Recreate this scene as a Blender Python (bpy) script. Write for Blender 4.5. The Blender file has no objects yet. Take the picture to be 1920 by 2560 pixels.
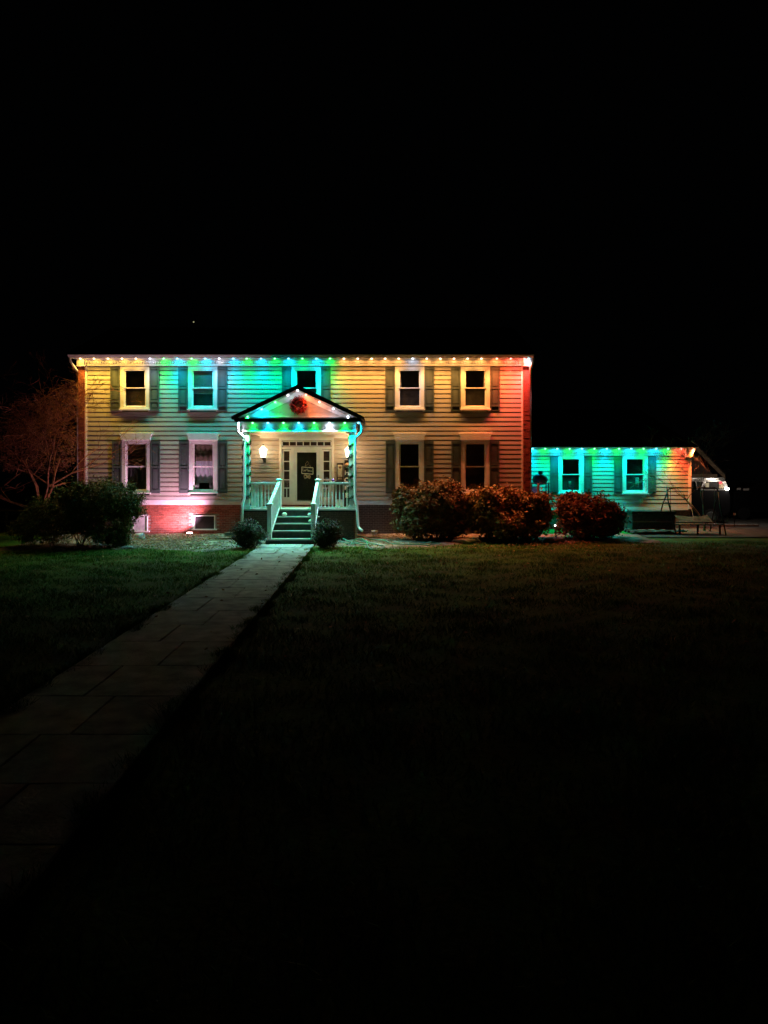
import bpy, bmesh, math, random
import numpy as np
from mathutils import Vector, Matrix
random.seed(7)
rng = np.random.default_rng(7)
R = math.radians
scene = bpy.context.scene
COL = scene.collection

# ------------------------------------------------------------------ camera, world, exposure
CAMY, CAMZ, FPX = -30.0, 2.62, 1800.0
cd = bpy.data.cameras.new('camera')
cam = bpy.data.objects.new('camera', cd); COL.objects.link(cam)
cam.location = (0, CAMY, CAMZ); cam.rotation_euler = (R(90), 0, 0)
cd.sensor_width = 36; cd.lens = FPX*36/2560
cd.shift_y = -102/2560
cd.clip_start = 0.1; cd.clip_end = 2000
scene.camera = cam
w = bpy.data.worlds.new("World"); scene.world = w; w.use_nodes = True
bg = w.node_tree.nodes['Background']
bg.inputs[0].default_value = (0.7, 0.85, 1.0, 1); bg.inputs[1].default_value = 0.00007
scene.view_settings.view_transform = 'Standard'
scene.view_settings.look = 'None'
scene.view_settings.gamma = 1; scene.view_settings.use_curve_mapping = False
scene.view_settings.exposure = 2.3
scene.cycles.use_denoising = True
try:
    scene.cycles.denoiser = 'OPENIMAGEDENOISE'
except Exception: pass
scene.cycles.max_bounces = 6; scene.cycles.transparent_max_bounces = 12
scene.cycles.use_light_tree = True
scene.cycles.sample_clamp_indirect = 4
PUCK = 25.0        # watts of one eave puck
LANTERN = 13.5     # watts of one porch lantern
FLOOD = 175.0      # watts of the pink flood light

def S(y=0): return FPX/(y-CAMY)
def X(px, y=0): return (px-960)/S(y)
def Z(py, y=0): return CAMZ-(py-1178)/S(y)
def P(px, py, y=0): return Vector((X(px, y), y, Z(py, y)))
def ground_z(y):
    if y > 0: return 0.0
    if y > -3.6: return 0.1*y/3.6
    return -0.1

# ------------------------------------------------------------------ materials
def mat(name, col, rough=0.8, var=0.12, scale=6.0, bump=0.0, bscale=60.0, metal=0.0, stretch=(1,1,1), rnd=0.0, spec=0.3, col2=None, mscale=None, sat_rnd=0.0):
    m = bpy.data.materials.new(name); m.use_nodes = True
    nt = m.node_tree; b = nt.nodes['Principled BSDF']
    b.inputs['Roughness'].default_value = rough; b.inputs['Metallic'].default_value = metal
    b.inputs['Specular IOR Level'].default_value = spec
    g = nt.nodes.new('ShaderNodeNewGeometry')
    mp = nt.nodes.new('ShaderNodeMapping'); mp.inputs['Scale'].default_value = stretch
    nt.links.new(g.outputs['Position'], mp.inputs[0])
    n = nt.nodes.new('ShaderNodeTexNoise'); n.inputs['Scale'].default_value = scale; n.inputs['Detail'].default_value = 5
    nt.links.new(mp.outputs[0], n.inputs[0])
    r = nt.nodes.new('ShaderNodeValToRGB')
    c = col; d = col2 or tuple(x*(1-2.2*var) for x in col)
    e = tuple(min(1, x*(1+var)) for x in col)
    r.color_ramp.elements[0].position = .3; r.color_ramp.elements[1].position = .7
    r.color_ramp.elements[0].color = (*[max(0, x) for x in d], 1); r.color_ramp.elements[1].color = (*e, 1)
    nt.links.new(n.outputs[0], r.inputs[0])
    out = r.outputs[0]
    if rnd > 0:
        oi = nt.nodes.new('ShaderNodeObjectInfo')
        mr = nt.nodes.new('ShaderNodeMapRange'); mr.inputs[3].default_value = 1-rnd; mr.inputs[4].default_value = 1+rnd
        nt.links.new(oi.outputs['Random'], mr.inputs[0])
        h = nt.nodes.new('ShaderNodeHueSaturation')
        nt.links.new(mr.outputs[0], h.inputs['Value']); nt.links.new(out, h.inputs['Color'])
        out = h.outputs[0]
    nt.links.new(out, b.inputs['Base Color'])
    if bump > 0:
        n2 = nt.nodes.new('ShaderNodeTexNoise'); n2.inputs['Scale'].default_value = bscale; n2.inputs['Detail'].default_value = 4
        nt.links.new(mp.outputs[0], n2.inputs[0])
        bp = nt.nodes.new('ShaderNodeBump'); bp.inputs['Strength'].default_value = bump; bp.inputs['Distance'].default_value = 0.02
        nt.links.new(n2.outputs[0], bp.inputs['Height']); nt.links.new(bp.outputs[0], b.inputs['Normal'])
    return m

def emis(name, col, strength):
    m = bpy.data.materials.new(name); m.use_nodes = True
    nt = m.node_tree; nt.nodes.remove(nt.nodes['Principled BSDF'])
    e = nt.nodes.new('ShaderNodeEmission'); e.inputs[0].default_value = (*col, 1); e.inputs[1].default_value = strength
    nt.links.new(e.outputs[0], nt.nodes['Material Output'].inputs[0])
    return m

def glass_mat(name, tint=(.9, .93, .95), refl=.06):
    m = bpy.data.materials.new(name); m.use_nodes = True
    nt = m.node_tree; nt.nodes.remove(nt.nodes['Principled BSDF'])
    t = nt.nodes.new('ShaderNodeBsdfTransparent'); t.inputs[0].default_value = (*tint, 1)
    g = nt.nodes.new('ShaderNodeBsdfGlossy'); g.inputs['Roughness'].default_value = .03
    mx = nt.nodes.new('ShaderNodeMixShader'); mx.inputs[0].default_value = refl
    nt.links.new(t.outputs[0], mx.inputs[1]); nt.links.new(g.outputs[0], mx.inputs[2])
    nt.links.new(mx.outputs[0], nt.nodes['Material Output'].inputs[0])
    return m

def leaf_mat(name, c1, c2, c3=None, rough=.6):
    m = bpy.data.materials.new(name); m.use_nodes = True
    nt = m.node_tree; b = nt.nodes['Principled BSDF']; b.inputs['Roughness'].default_value = rough
    b.inputs['Specular IOR Level'].default_value = .25
    g = nt.nodes.new('ShaderNodeNewGeometry')
    r = nt.nodes.new('ShaderNodeValToRGB')
    r.color_ramp.elements[0].color = (*c1, 1); r.color_ramp.elements[1].color = (*c2, 1)
    if c3:
        k = r.color_ramp.elements.new(.5); k.color = (*c3, 1)
    nt.links.new(g.outputs['Random Per Island'], r.inputs[0]); nt.links.new(r.outputs[0], b.inputs['Base Color'])
    return m

M = {}
M['siding'] = mat('siding', (.45, .415, .36), .6, .05, 3, .06, 90, stretch=(.3, 1, 3), rnd=.04)
M['trim'] = mat('trim', (.78, .77, .74), .5, .04, 5, .04, 80)
M['frieze'] = mat('frieze', (.74, .73, .70), .55, .06, 6, .05, 60)
M['shutter'] = mat('shutter', (.085, .105, .10), .55, .12, 8, .12, 120, stretch=(1, 1, .15))
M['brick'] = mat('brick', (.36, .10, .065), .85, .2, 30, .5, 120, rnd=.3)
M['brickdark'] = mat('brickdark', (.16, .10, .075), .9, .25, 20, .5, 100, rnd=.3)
M['mortar'] = mat('mortar', (.38, .30, .26), .95, .15, 30, .5, 150)
M['roof'] = mat('roof', (.028, .027, .028), .9, .3, 8, .6, 60)
M['gutter'] = mat('gutter', (.6, .58, .55), .4, .08, 4, .05, 30)
M['stone'] = mat('stone', (.47, .485, .46), .85, .22, 3.5, .5, 25, rnd=.13)
M['palestone'] = mat('palestone', (.48, .5, .49), .85, .12, 6, .4, 40)
M['joint'] = mat('joint', (.03, .028, .02), .95, .2, 20, .5, 80)
M['soil'] = mat('soil', (.30, .25, .20), .95, .35, 1.6, 1.0, 9)
M['lawn'] = mat('lawn', (.05, .13, .005), .95, .4, .8, .8, 14, col2=(.055, .08, .006))
M['drive'] = mat('drive', (.10, .095, .085), .9, .25, 2, .6, 60)
M['asphalt'] = mat('asphalt', (.03, .03, .031), .9, .3, 3, .6, 90)
M['grass'] = leaf_mat('grass', (.04, .14, .004), (.14, .24, .008), (.07, .20, .005))
M['black'] = mat('black', (.012, .012, .013), .45, .2, 10)
M['iron'] = mat('iron', (.02, .019, .018), .5, .2, 20, .2, 100)
M['dark'] = mat('dark', (.10, .08, .07), .9, .2, 4)
M['doorpaint'] = mat('doorpaint', (.05, .054, .045), .4, .1, 5)
M['glass'] = glass_mat('glass')
M['doorglass'] = glass_mat('doorglass', (.8, .83, .82), .07)
M['blind'] = mat('blind', (.55, .55, .52), .7, .05, 10)
M['curtain'] = mat('curtain', (.5, .48, .45), .9, .15, 12, .3, 30, stretch=(8, 8, .4))
M['lining'] = mat('lining', (.17, .115, .10), .9, .15, 6)  # brown set to stand for dim light behind the door glass
M['wood'] = mat('wood', (.30, .21, .13), .8, .25, 5, .4, 40, stretch=(.3, 6, 6))
M['tread'] = mat('tread', (.42, .38, .33), .75, .2, 6, .4, 50, stretch=(.3, 5, 5))
M['riser'] = mat('riser', (.045, .033, .029), .8, .25, 6, .3, 40)
M['bark'] = mat('bark', (.20, .14, .10), .9, .35, 12, .8, 50, stretch=(1, 1, .3))
M['twig'] = mat('twig', (.30, .22, .15), .9, .3, 8, .3, 60)
M['redlit_twig'] = mat('redlit_twig', (.24, .08, .038), .9, .3, 8, .3, 60)  # red light on the bare tree is put into this bark colour
M['yew'] = leaf_mat('yew', (.07, .09, .016), (.20, .17, .035), (.13, .125, .024))
M['boxwood'] = leaf_mat('boxwood', (.02, .03, .01), (.06, .055, .025), (.035, .042, .015))
M['russet'] = leaf_mat('russet', (.11, .05, .018), (.30, .17, .065), (.20, .10, .036))
M['tan'] = leaf_mat('tan', (.16, .08, .024), (.42, .27, .085), (.29, .17, .05))
M['hose'] = mat('hose', (.13, .34, .24), .45, .1, 10)
M['pumpkin'] = mat('pumpkin', (.7, .66, .55), .5, .08, 10)
M['cloth'] = mat('cloth', (.09, .09, .075), .9, .3, 4, .6, 12)
M['sheetplastic'] = mat('sheetplastic', (.05, .055, .05), .35, .3, 4, .8, 9)
M['post'] = mat('post', (.72, .71, .68), .6, .1, 4, .15, 40)
M['vine'] = leaf_mat('vine', (.012, .02, .01), (.05, .06, .03))
M['white'] = mat('white', (.78, .78, .76), .5, .05, 8)
M['carpaint'] = mat('carpaint', (.006, .006, .007), .35, .1, 4, spec=.25)
M['carglass'] = mat('carglass', (.012, .011, .012), .5, .1, 4, spec=.2)
M['chrome'] = mat('chrome', (.6, .58, .55), .25, .1, 6, metal=.6)
M['rubber'] = mat('rubber', (.012, .012, .012), .8, .2, 10)
M['redlens'] = mat('redlens', (.5, .02, .02), .3, .1, 4)
M['ribbon'] = mat('ribbon', (.34, .26, .16), .8, .15, 14, .3, 60)
M['slate'] = mat('slate', (.02, .02, .018), .7, .15, 10)
M['wreath'] = leaf_mat('wreath', (.05, .01, .008), (.60, .06, .035), (.30, .025, .016))
M['wreathgreen'] = leaf_mat('wreathgreen', (.012, .03, .012), (.05, .08, .03))
M['mauve'] = mat('mauve', (.32, .08, .4), .3, .1, 10)
M['paper'] = mat('paper', (.62, .58, .42), .8, .1, 8)
M['grillmetal'] = mat('grillmetal', (.09, .10, .10), .4, .2, 8)
M['poly'] = mat('poly', (.62, .64, .62), .5, .1, 8)

# ------------------------------------------------------------------ mesh helpers
class MB:
    def __init__(s): s.v = []; s.f = []
    def add(s, vs, fs):
        o = len(s.v); s.v += [tuple(v) for v in vs]; s.f += [tuple(i+o for i in f) for f in fs]; return s
    def box(s, x0, x1, y0, y1, z0, z1):
        v = [(x0,y0,z0),(x1,y0,z0),(x1,y1,z0),(x0,y1,z0),(x0,y0,z1),(x1,y0,z1),(x1,y1,z1),(x0,y1,z1)]
        return s.add(v, [(0,3,2,1),(4,5,6,7),(0,1,5,4),(1,2,6,5),(2,3,7,6),(3,0,4,7)])
    def prism(s, poly, y0, y1):      # polygon in x,z counter-clockwise seen from -y, extruded along y
        n = len(poly); v = [(p[0], y0, p[1]) for p in poly]+[(p[0], y1, p[1]) for p in poly]
        f = [tuple(range(n)), tuple(range(2*n-1, n-1, -1))]
        f += [(i, i+n, (i+1) % n+n, (i+1) % n) for i in range(n)]
        return s.add(v, f)
    def prismx(s, poly, x0, x1):     # polygon in y,z extruded along x
        n = len(poly); v = [(x0, p[0], p[1]) for p in poly]+[(x1, p[0], p[1]) for p in poly]
        f = [tuple(range(n-1, -1, -1)), tuple(range(n, 2*n))]
        f += [(i, (i+1) % n, (i+1) % n+n, i+n) for i in range(n)]
        return s.add(v, f)
    def tube(s, pts, rad, n=6, square=False):
        pts = [Vector(p) for p in pts]; k = len(pts)
        rads = rad if hasattr(rad, '__len__') else [rad]*k
        vs = []; fs = []; u = None
        for i, p in enumerate(pts):
            d = (pts[min(i+1, k-1)]-pts[max(i-1, 0)])
            if d.length < 1e-9: d = Vector((0, 0, 1))
            d.normalize()
            if u is None:
                u = d.orthogonal().normalized()
            else:
                u = (u-d*u.dot(d))
                u = u.normalized() if u.length > 1e-6 else d.orthogonal().normalized()
            w_ = d.cross(u)
            for j in range(n):
                a = 2*math.pi*(j+.5)/n
                vs.append(p+(u*math.cos(a)+w_*math.sin(a))*rads[i])
        for i in range(k-1):
            for j in range(n):
                fs.append((i*n+j, i*n+(j+1) % n, (i+1)*n+(j+1) % n, (i+1)*n+j))
        fs.append(tuple(range(n-1, -1, -1))); fs.append(tuple(range((k-1)*n, k*n)))
        return s.add(vs, fs)
    def bar(s, a, b, w_, h=None):    # rectangular bar, w across in the horizontal, h in the other direction
        a = Vector(a); b = Vector(b); h = h or w_
        d = (b-a).normalized(); up = Vector((0, 0, 1))
        if abs(d.dot(up)) > .98: up = Vector((0, 1, 0))
        sd = d.cross(up).normalized(); u2 = sd.cross(d).normalized()
        v = []
        for q in (a, b):
            for (i, j) in ((-1,-1),(1,-1),(1,1),(-1,1)):
                v.append(q+sd*(i*w_/2)+u2*(j*h/2))
        return s.add(v, [(0,1,2,3),(7,6,5,4),(0,4,5,1),(1,5,6,2),(2,6,7,3),(3,7,4,0)])
    def lathe(s, c, prof, n=16, axis='z'):
        vs = []; fs = []; c = Vector(c); k = len(prof)
        for (r, h) in prof:
            for j in range(n):
                a = 2*math.pi*j/n
                if axis == 'z': q = Vector((r*math.cos(a), r*math.sin(a), h))
                elif axis == 'y': q = Vector((r*math.cos(a), h, r*math.sin(a)))
                else: q = Vector((h, r*math.cos(a), r*math.sin(a)))
                vs.append(c+q)
        for i in range(k-1):
            for j in range(n):
                fs.append((i*n+j, i*n+(j+1) % n, (i+1)*n+(j+1) % n, (i+1)*n+j))
        fs.append(tuple(range(n-1, -1, -1))); fs.append(tuple(range((k-1)*n, k*n)))
        return s.add(vs, fs)
    def ball(s, c, r, n=10, m=6, sz=1.0):
        prof = [(max(1e-4, r*math.sin(math.pi*i/m)), -r*sz*math.cos(math.pi*i/m)) for i in range(m+1)]
        return s.lathe(c, prof, n)
    def build(s, name, material, parent=None, smooth=False, bevel=0.0):
        off = wloc(parent) if parent else Vector((0, 0, 0))
        me = bpy.data.meshes.new(name)
        me.from_pydata([(v[0]-off.x, v[1]-off.y, v[2]-off.z) for v in s.v], [], s.f)
        bm = bmesh.new(); bm.from_mesh(me); bmesh.ops.recalc_face_normals(bm, faces=bm.faces[:]); 
        if bevel > 0:
            bmesh.ops.bevel(bm, geom=[e for e in bm.edges if len(e.link_faces) == 2 and e.calc_face_angle(0) > .5], offset=bevel, segments=2, affect='EDGES', clamp_overlap=True)
        bm.to_mesh(me); bm.free()
        if smooth:
            for p in me.polygons: p.use_smooth = True
        me.materials.append(material)
        o = bpy.data.objects.new(name, me); COL.objects.link(o)
        if parent: o.parent = parent
        return o

def wloc(o):
    v = Vector((0, 0, 0))
    while o is not None:
        v += o.location; o = o.parent
    return v

def tag(o, label=None, cat=None, group=None, kind=None):
    if label: o['label'] = label
    if cat: o['category'] = cat
    if group: o['group'] = group
    if kind: o['kind'] = kind
    return o
def thing(name, loc, label, cat, group=None):
    o = bpy.data.objects.new(name, None); COL.objects.link(o); o.location = loc
    o.empty_display_size = .2
    return tag(o, label, cat, group)
def copy_tree(o, parent=None):
    c = o.copy(); COL.objects.link(c)
    if parent: c.parent = parent
    for ch in list(o.children): copy_tree(ch, c)
    return c
def quick_mesh(name, V, F, material, parent=None):
    """numpy mesh: V (n,3), F (m,k)"""
    off = np.array(wloc(parent)) if parent else np.zeros(3)
    me = bpy.data.meshes.new(name); n, k = F.shape
    me.vertices.add(len(V)); me.vertices.foreach_set('co', (V-off).astype(np.float32).ravel())
    me.loops.add(n*k); me.loops.foreach_set('vertex_index', F.astype(np.int32).ravel())
    me.polygons.add(n); me.polygons.foreach_set('loop_start', np.arange(0, n*k, k, dtype=np.int32))
    me.update(calc_edges=True); me.validate()
    me.materials.append(material)
    o = bpy.data.objects.new(name, me); COL.objects.link(o)
    if parent: o.parent = parent
    return o
def spot(name, loc, col, watts, parent=None, size=165, blend=1.0, rad=.03, aim=None):
    l = bpy.data.lights.new(name, 'SPOT'); l.color = col; l.energy = watts; l.spot_size = R(size); l.spot_blend = blend
    l.shadow_soft_size = rad
    o = bpy.data.objects.new(name, l); COL.objects.link(o)
    o.location = Vector(loc)-(wloc(parent) if parent else Vector((0,0,0)))
    if parent: o.parent = parent
    if aim is not None:
        o.rotation_euler = (Vector(aim)-Vector(loc)).to_track_quat('-Z', 'Y').to_euler()
    return o
def point(name, loc, col, watts, parent=None, rad=.05):
    l = bpy.data.lights.new(name, 'POINT'); l.color = col; l.energy = watts; l.shadow_soft_size = rad
    o = bpy.data.objects.new(name, l); COL.objects.link(o)
    o.location = Vector(loc)-(wloc(parent) if parent else Vector((0,0,0)))
    if parent: o.parent = parent
    return o

# ------------------------------------------------------------------ ground
def grid_sheet(name, x0, x1, y0, y1, nx, ny, zf, material):
    xs = np.linspace(x0, x1, nx); ys = np.linspace(y0, y1, ny)
    XX, YY = np.meshgrid(xs, ys); ZZ = zf(XX, YY)
    V = np.stack([XX.ravel(), YY.ravel(), ZZ.ravel()], 1)
    i = np.arange(nx-1)[None, :]+np.arange(ny-1)[:, None]*nx; i = i.ravel()
    F = np.stack([i, i+1, i+nx+1, i+nx], 1)
    return quick_mesh(name, V, F, material)
def gz(Xa, Ya):
    z = np.where(Ya > 0, 0, np.where(Ya > -3.6, .1*Ya/3.6, -.1))
    return z
def bumps(Xa, Ya):
    return .018*np.sin(Xa*1.7+np.sin(Ya*1.1)*2)*np.sin(Ya*1.9+1)+.012*np.sin(Xa*4.1+Ya*2.3)*np.sin(Ya*3.7-Xa)
g = grid_sheet('ground', -60, 60, -34, 90, 100, 100, lambda a, b: gz(a, b)-.05, M['lawn']); tag(g, kind='structure')
lawn = grid_sheet('lawn', -22, 24, -29, -3.2, 160, 110, lambda a, b: gz(a, b)-.012+.5*bumps(a, b), M['lawn']); tag(lawn, kind='structure')
PX0, PX1 = (656-960)/68.2, (787-960)/68.2     # path edges at y=-3.75
def path_edges(y):
    t = (y+3.6)/(-22.5+3.6)
    return PX0+(.19*t), PX1+(.22*t)
def bed_front(x):
    return -5.0-.35*np.sin(x*.8)-.3*np.sin(x*1.9+1)+.2*np.sin(x*4.3)
def bed_mesh(name, x0, x1, nx, front, dz):
    xs = np.linspace(x0, x1, nx); T = np.linspace(0, 1, 34)
    V = []
    for x in xs:
        f = front(x)
        for t in T:
            y = f*(1-t)+(.1)*t
            V.append((x, y, 0))
    V = np.array(V); edge = np.minimum(1, (V[:, 1]-np.repeat([front(x) for x in xs], 34))/.4)
    V[:, 2] = gz(V[:, 0], V[:, 1])+dz*edge-.02+1.5*bumps(V[:, 0]*2, V[:, 1]*2)*edge+rng.normal(0, .006, len(V))
    i = (np.arange(nx-1)[:, None]*34+np.arange(33)[None, :]).ravel()
    F = np.stack([i, i+34, i+35, i+1], 1)
    return quick_mesh(name, V, F, M['soil'])
b1 = bed_mesh('garden_bed', -13.5, PX0-.03, 90, bed_front, .03); tag(b1, kind='structure')
b2 = bed_mesh('garden_bed', PX1+.03, 10.5, 120, lambda x: -4.55+.5*np.exp(-(x+2.5)**2)-.3*np.sin(x*1.3)+min(1.9, max(0, (x-.2)*.5)), .03); tag(b2, kind='structure')
drv = grid_sheet('driveway', 10.6, 40, -1.0, 30, 40, 40, lambda a, b: gz(a, b)-.008+.3*bumps(a, b), M['drive']); tag(drv, kind='structure')

# path with separate flagstones
base = MB()
ys = np.linspace(-3.62, -28.4, 30)
for i in range(len(ys)-1):
    a0, a1 = path_edges(ys[i]); c0, c1 = path_edges(ys[i+1])
    base.add([(a0, ys[i], -.083), (a1, ys[i], -.083), (c1, ys[i+1], -.083), (c0, ys[i+1], -.083)], [(0, 1, 2, 3)])
path = base.build('path', M['joint']); tag(path, kind='structure')
def ypix(py): return 2.70*FPX/(py-1178)+CAMY
rows = [1361, 1372, 1386, 1404, 1427, 1451, 1472, 1497, 1530, 1566, 1607, 1668, 1745, 1842, 1965, 2120, 2350]
splits = [None, .45, .62, None, .38, .405, .6, .38, .6, .4, .6, .36, .55, .4, .62, .4]
def flag(y0, y1, t0, t1, m, dz=0):
    a0, a1 = path_edges(y0); c0, c1 = path_edges(y1); j = .012
    o = MB()
    def q(e, t): return e[0]+(e[1]-e[0])*t
    x = [q((a0, a1), t0)+j, q((a0, a1), t1)-j, q((c0, c1), t1)-j, q((c0, c1), t0)+j]
    yy = [y0-j, y0-j, y1+j, y1+j]
    nz = [random.uniform(-.004, .004)+dz for _ in range(4)]
    top = []; bot = []
    ring = []
    for k in range(4):        # irregular slab edge: subdivide each side
        k2 = (k+1) % 4
        for u in (0, .25, .5, .75):
            xx = x[k]*(1-u)+x[k2]*u; yv = yy[k]*(1-u)+yy[k2]*u; zz = nz[k]*(1-u)+nz[k2]*u
            ring.append((xx+random.uniform(-.006, .006), yv+random.uniform(-.008, .008), zz))
    n = len(ring)
    v = [(p[0], p[1], -.055+p[2]) for p in ring]+[(p[0], p[1], -.12) for p in ring]
    f = [tuple(range(n))]+[(i, (i+1) % n, (i+1) % n+n, i+n) for i in range(n)]
    o.add(v, f)
    return o.build('flagstone', m, path)
for i in range(len(rows)-1):
    y0 = ypix(rows[i]); y1 = ypix(rows[i+1]); sp = splits[i]
    if i == 0:
        flag(y0, y1, 0, .14, M['stone']); flag(y0, y1, .14, .80, M['palestone'], .012)['label'] = 'paler slab against the bottom step'
        flag(y0, y1, .80, 1, M['stone'])
    elif sp is None: flag(y0, y1, 0, 1, M['stone'])
    else: flag(y0, y1, 0, sp, M['stone']); flag(y0, y1, sp, 1, M['stone'])

# grass
def grass(name, n, xr, yr, mask, h):
    x = rng.uniform(*xr, n); y = rng.uniform(*yr, n)
    k = mask(x, y); x = x[k]; y = y[k]; n = len(x)
    # clumping
    c = np.sin(x*2.1+np.sin(y*1.3)*2)*np.sin(y*2.7+np.sin(x*.9)*2)+.6*np.sin(x*5.3+1)*np.sin(y*6.1)
    k = rng.uniform(-1.3, 1.6, n) < c+.35; x = x[k]; y = y[k]; c = c[k]; n = len(x)
    z = gz(x, y)-.02
    a = rng.uniform(0, 2*np.pi, n); hh = h*rng.uniform(.35, 1.25, n)*(1+.35*c); wd = rng.uniform(.004, .009, n)
    lean = rng.normal(0, .6, (n, 2))*hh[:, None]
    p0 = np.stack([x-np.cos(a)*wd, y-np.sin(a)*wd, z], 1); p1 = np.stack([x+np.cos(a)*wd, y+np.sin(a)*wd, z], 1)
    p2 = np.stack([x+lean[:, 0], y+lean[:, 1], z+hh], 1)
    V = np.concatenate([p0, p1, p2]); i = np.arange(n); F = np.stack([i, i+n, i+2*n], 1)
    return quick_mesh(name, V, F, M['grass'])
def gmask(x, y):
    e0 = PX0+.19*(y+3.6)/(-18.9); e1 = PX1+.22*(y+3.6)/(-18.9)
    off = (x < e0-.02) | (x > e1+.02)
    bl = np.where(x < -3.5, bed_front(x), -4.55+.5*np.exp(-(x+2.5)**2)-.3*np.sin(x*1.3)+np.clip((x-.2)*.5, 0, 1.9))
    return off & (y < bl+rng.normal(0, .18, len(x)))
gr = grass('grass', 480000, (-16, 18), (-26.5, -2.0), gmask, .085); tag(gr, 'short uneven lawn grass', kind='stuff')

# ------------------------------------------------------------------ main house
house = thing('colonial_house', (X(765), 0, 0), 'two storey cream house with brick ends, dark shutters and coloured eave lights', 'house')
HX0, HX1 = X(214), X(1307)
ZS0, ZS1 = 1.42, 7.02
NC = 29; EX = (ZS1-ZS0)/NC
UW = [338, 507.5, 766, 1024, 1188]
LW = [341.5, 509, 1024, 1188]
openings = []     # (x0,x1,z0,z1)
for c in UW: openings.append((X(c-33), X(c+33), Z(1022), Z(921)))
for c in LW: openings.append((X(c-33), X(c+33), Z(1231), Z(1099)))
openings.append((X(701), X(833), Z(1266), Z(1099)))
# unit siding board, shared by all courses
def unit_plank(h, name):
    b = MB(); b.prismx([(-.042, 0), (-.034, h-.052), (-.006, h-.040), (-.006, h), (.02, h), (.02, 0)], 0, 1)
    me = bpy.data.meshes.new(name); me.from_pydata(b.v, [], b.f)
    bm = bmesh.new(); bm.from_mesh(me); bmesh.ops.recalc_face_normals(bm, faces=bm.faces[:]); bm.to_mesh(me); bm.free()
    me.materials.append(M['siding']); return me
def siding(parent, x0, x1, z0, ex, n, y, ops, me):
    off = wloc(parent)
    for k in range(n):
        za = z0+k*ex; zb = za+ex
        cuts = sorted([(o[0], o[1]) for o in ops if o[2] < zb-.02 and o[3] > za+.02])
        segs = []; cur = x0
        for (a, b) in cuts:
            if a > cur+.01: segs.append((cur, a))
            cur = max(cur, b)
        if cur < x1-.01: segs.append((cur, x1))
        cut = []
        for (a, b) in segs:
            while b-a > 4.4:
                q = random.uniform(2.2, 3.9); cut.append((a, a+q-.003)); a = a+q
            cut.append((a, b))
        for (a, b) in cut:
            o = bpy.data.objects.new('plank', me); COL.objects.link(o); o.parent = parent
            o.location = Vector((a, y+random.uniform(-.0006, .0006), za))-off
            o.scale = (b-a, 1, 1)
pm = unit_plank(EX, 'plank')
siding(house, HX0, HX1, ZS0, EX, NC, 0, openings, pm)
# water table board and apron under the siding
MB().box(HX0, HX1, -.05, .02, Z(1250), ZS0).build('skirt_board', M['trim'], house)
MB().box(HX0, HX1, -.028, .02, Z(1262)+.0, Z(1250)-.0).build('sill_beam', M['frieze'], house)
# inner lining seen through the windows
MB().box(HX0, HX1, .62, .70, 0, 7.4).build('interior_wall', M['dark'], house)
MB().box(HX0, HX1, .03, .62, 4.0, 4.1).build('interior_floor', M['dark'], house)
MB().box(HX0, HX1, .03, .62, .9, 1.0).build('interior_floor', M['dark'], house)
# corner boards + brick ends
for (a, b, xs) in ((X(198), X(214), -1), (X(1307), X(1324), 1)):
    MB().box(min(a, b)+.01, max(a, b)-.01, -.085, 9.0, -.2, ZS1+.05).build('brick_end_core', M['mortar'], house)
    bk = MB(); k = 0; z = -.1
    while z < ZS1:
        xx = a-(.11 if k % 2 else 0)
        while xx < b-.02:
            l = max(a, xx); r_ = min(b, xx+.2)
            if r_-l > .03:
                j = random.uniform(-.006, .006)
                bk.box(l, r_, -.10+j, -.02, z, min(z+.064, ZS1))
            xx += .21
        z += .0745; k += 1
    bo = bk.build('brickwork', M['brick'], house); tag(bo, 'brick quoin face at the end of the house', kind='stuff')
MB().box(HX0-.0, HX0+.075, -.06, .0, ZS0, ZS1).build('corner_board', M['trim'], house)
MB().box(HX1-.075, HX1+.0, -.06, .0, ZS0, ZS1).build('corner_board', M['trim'], house)
# side and back walls of the block
MB().box(X(198)+.02, X(1324)-.02, 8.8, 9.0, -.2, 7.3).build('back_wall', M['siding'], house)

# cornice
YO = -.52                       # overhang
EZT, EZB = Z(886, YO), Z(894, YO)
GX0, GX1 = X(172, YO), X(1334, YO)
MB().prismx([(YO-.09, EZT), (YO-.12, EZT-.03), (YO-.10, EZT-.06), (YO-.04, EZB+.005), (YO+.02, EZB+.005), (YO+.02, EZT)], GX0, GX1).build('gutter', M['gutter'], house)
MB().box(GX0+.03, GX1-.03, YO+.021, YO+.055, EZB-.012, EZT-.02).build('fascia', M['trim'], house)
SOF = EZB+.005
MB().box(GX0+.05, GX1-.05, YO+.056, -.0, SOF, SOF+.03).build('soffit', M['trim'], house)
MB().box(X(197), X(1325), -.07, .0, ZS1-.0, SOF-.001).build('frieze', M['frieze'], house)
MB().prismx([(-.10, ZS1-.03), (-.10, ZS1+.03), (-.0705, ZS1+.06), (-.0705, ZS1-.03)], X(215), X(1306)).build('frieze_moulding', M['frieze'], house)
MB().prismx([(-.15, SOF-.002), (-.12, SOF-.05), (-.0705, SOF-.07), (-.0705, SOF-.002)], X(215), X(1306)).build('crown_moulding', M['frieze'], house)
dn = MB(); x = X(216)
while x < X(1305):
    dn.box(x, x+.055, -.118, -.0705, Z(910), Z(904)); x += .10
tag(dn.build('dentil_moulding', M['frieze'], house), 'row of small dentil blocks under the eave', kind='stuff')
for (a, b) in ((X(196.5), X(214.5)), (X(1306.5), X(1325.5))):
    r_ = MB(); r_.box(a, b, -.20, -.071, Z(915), SOF-.001); r_.box(a-.03, b+.03, -.22, -.071, Z(917), Z(915)-.001)
    r_.build('cornice_return', M['frieze'], house, bevel=.008)
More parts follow.
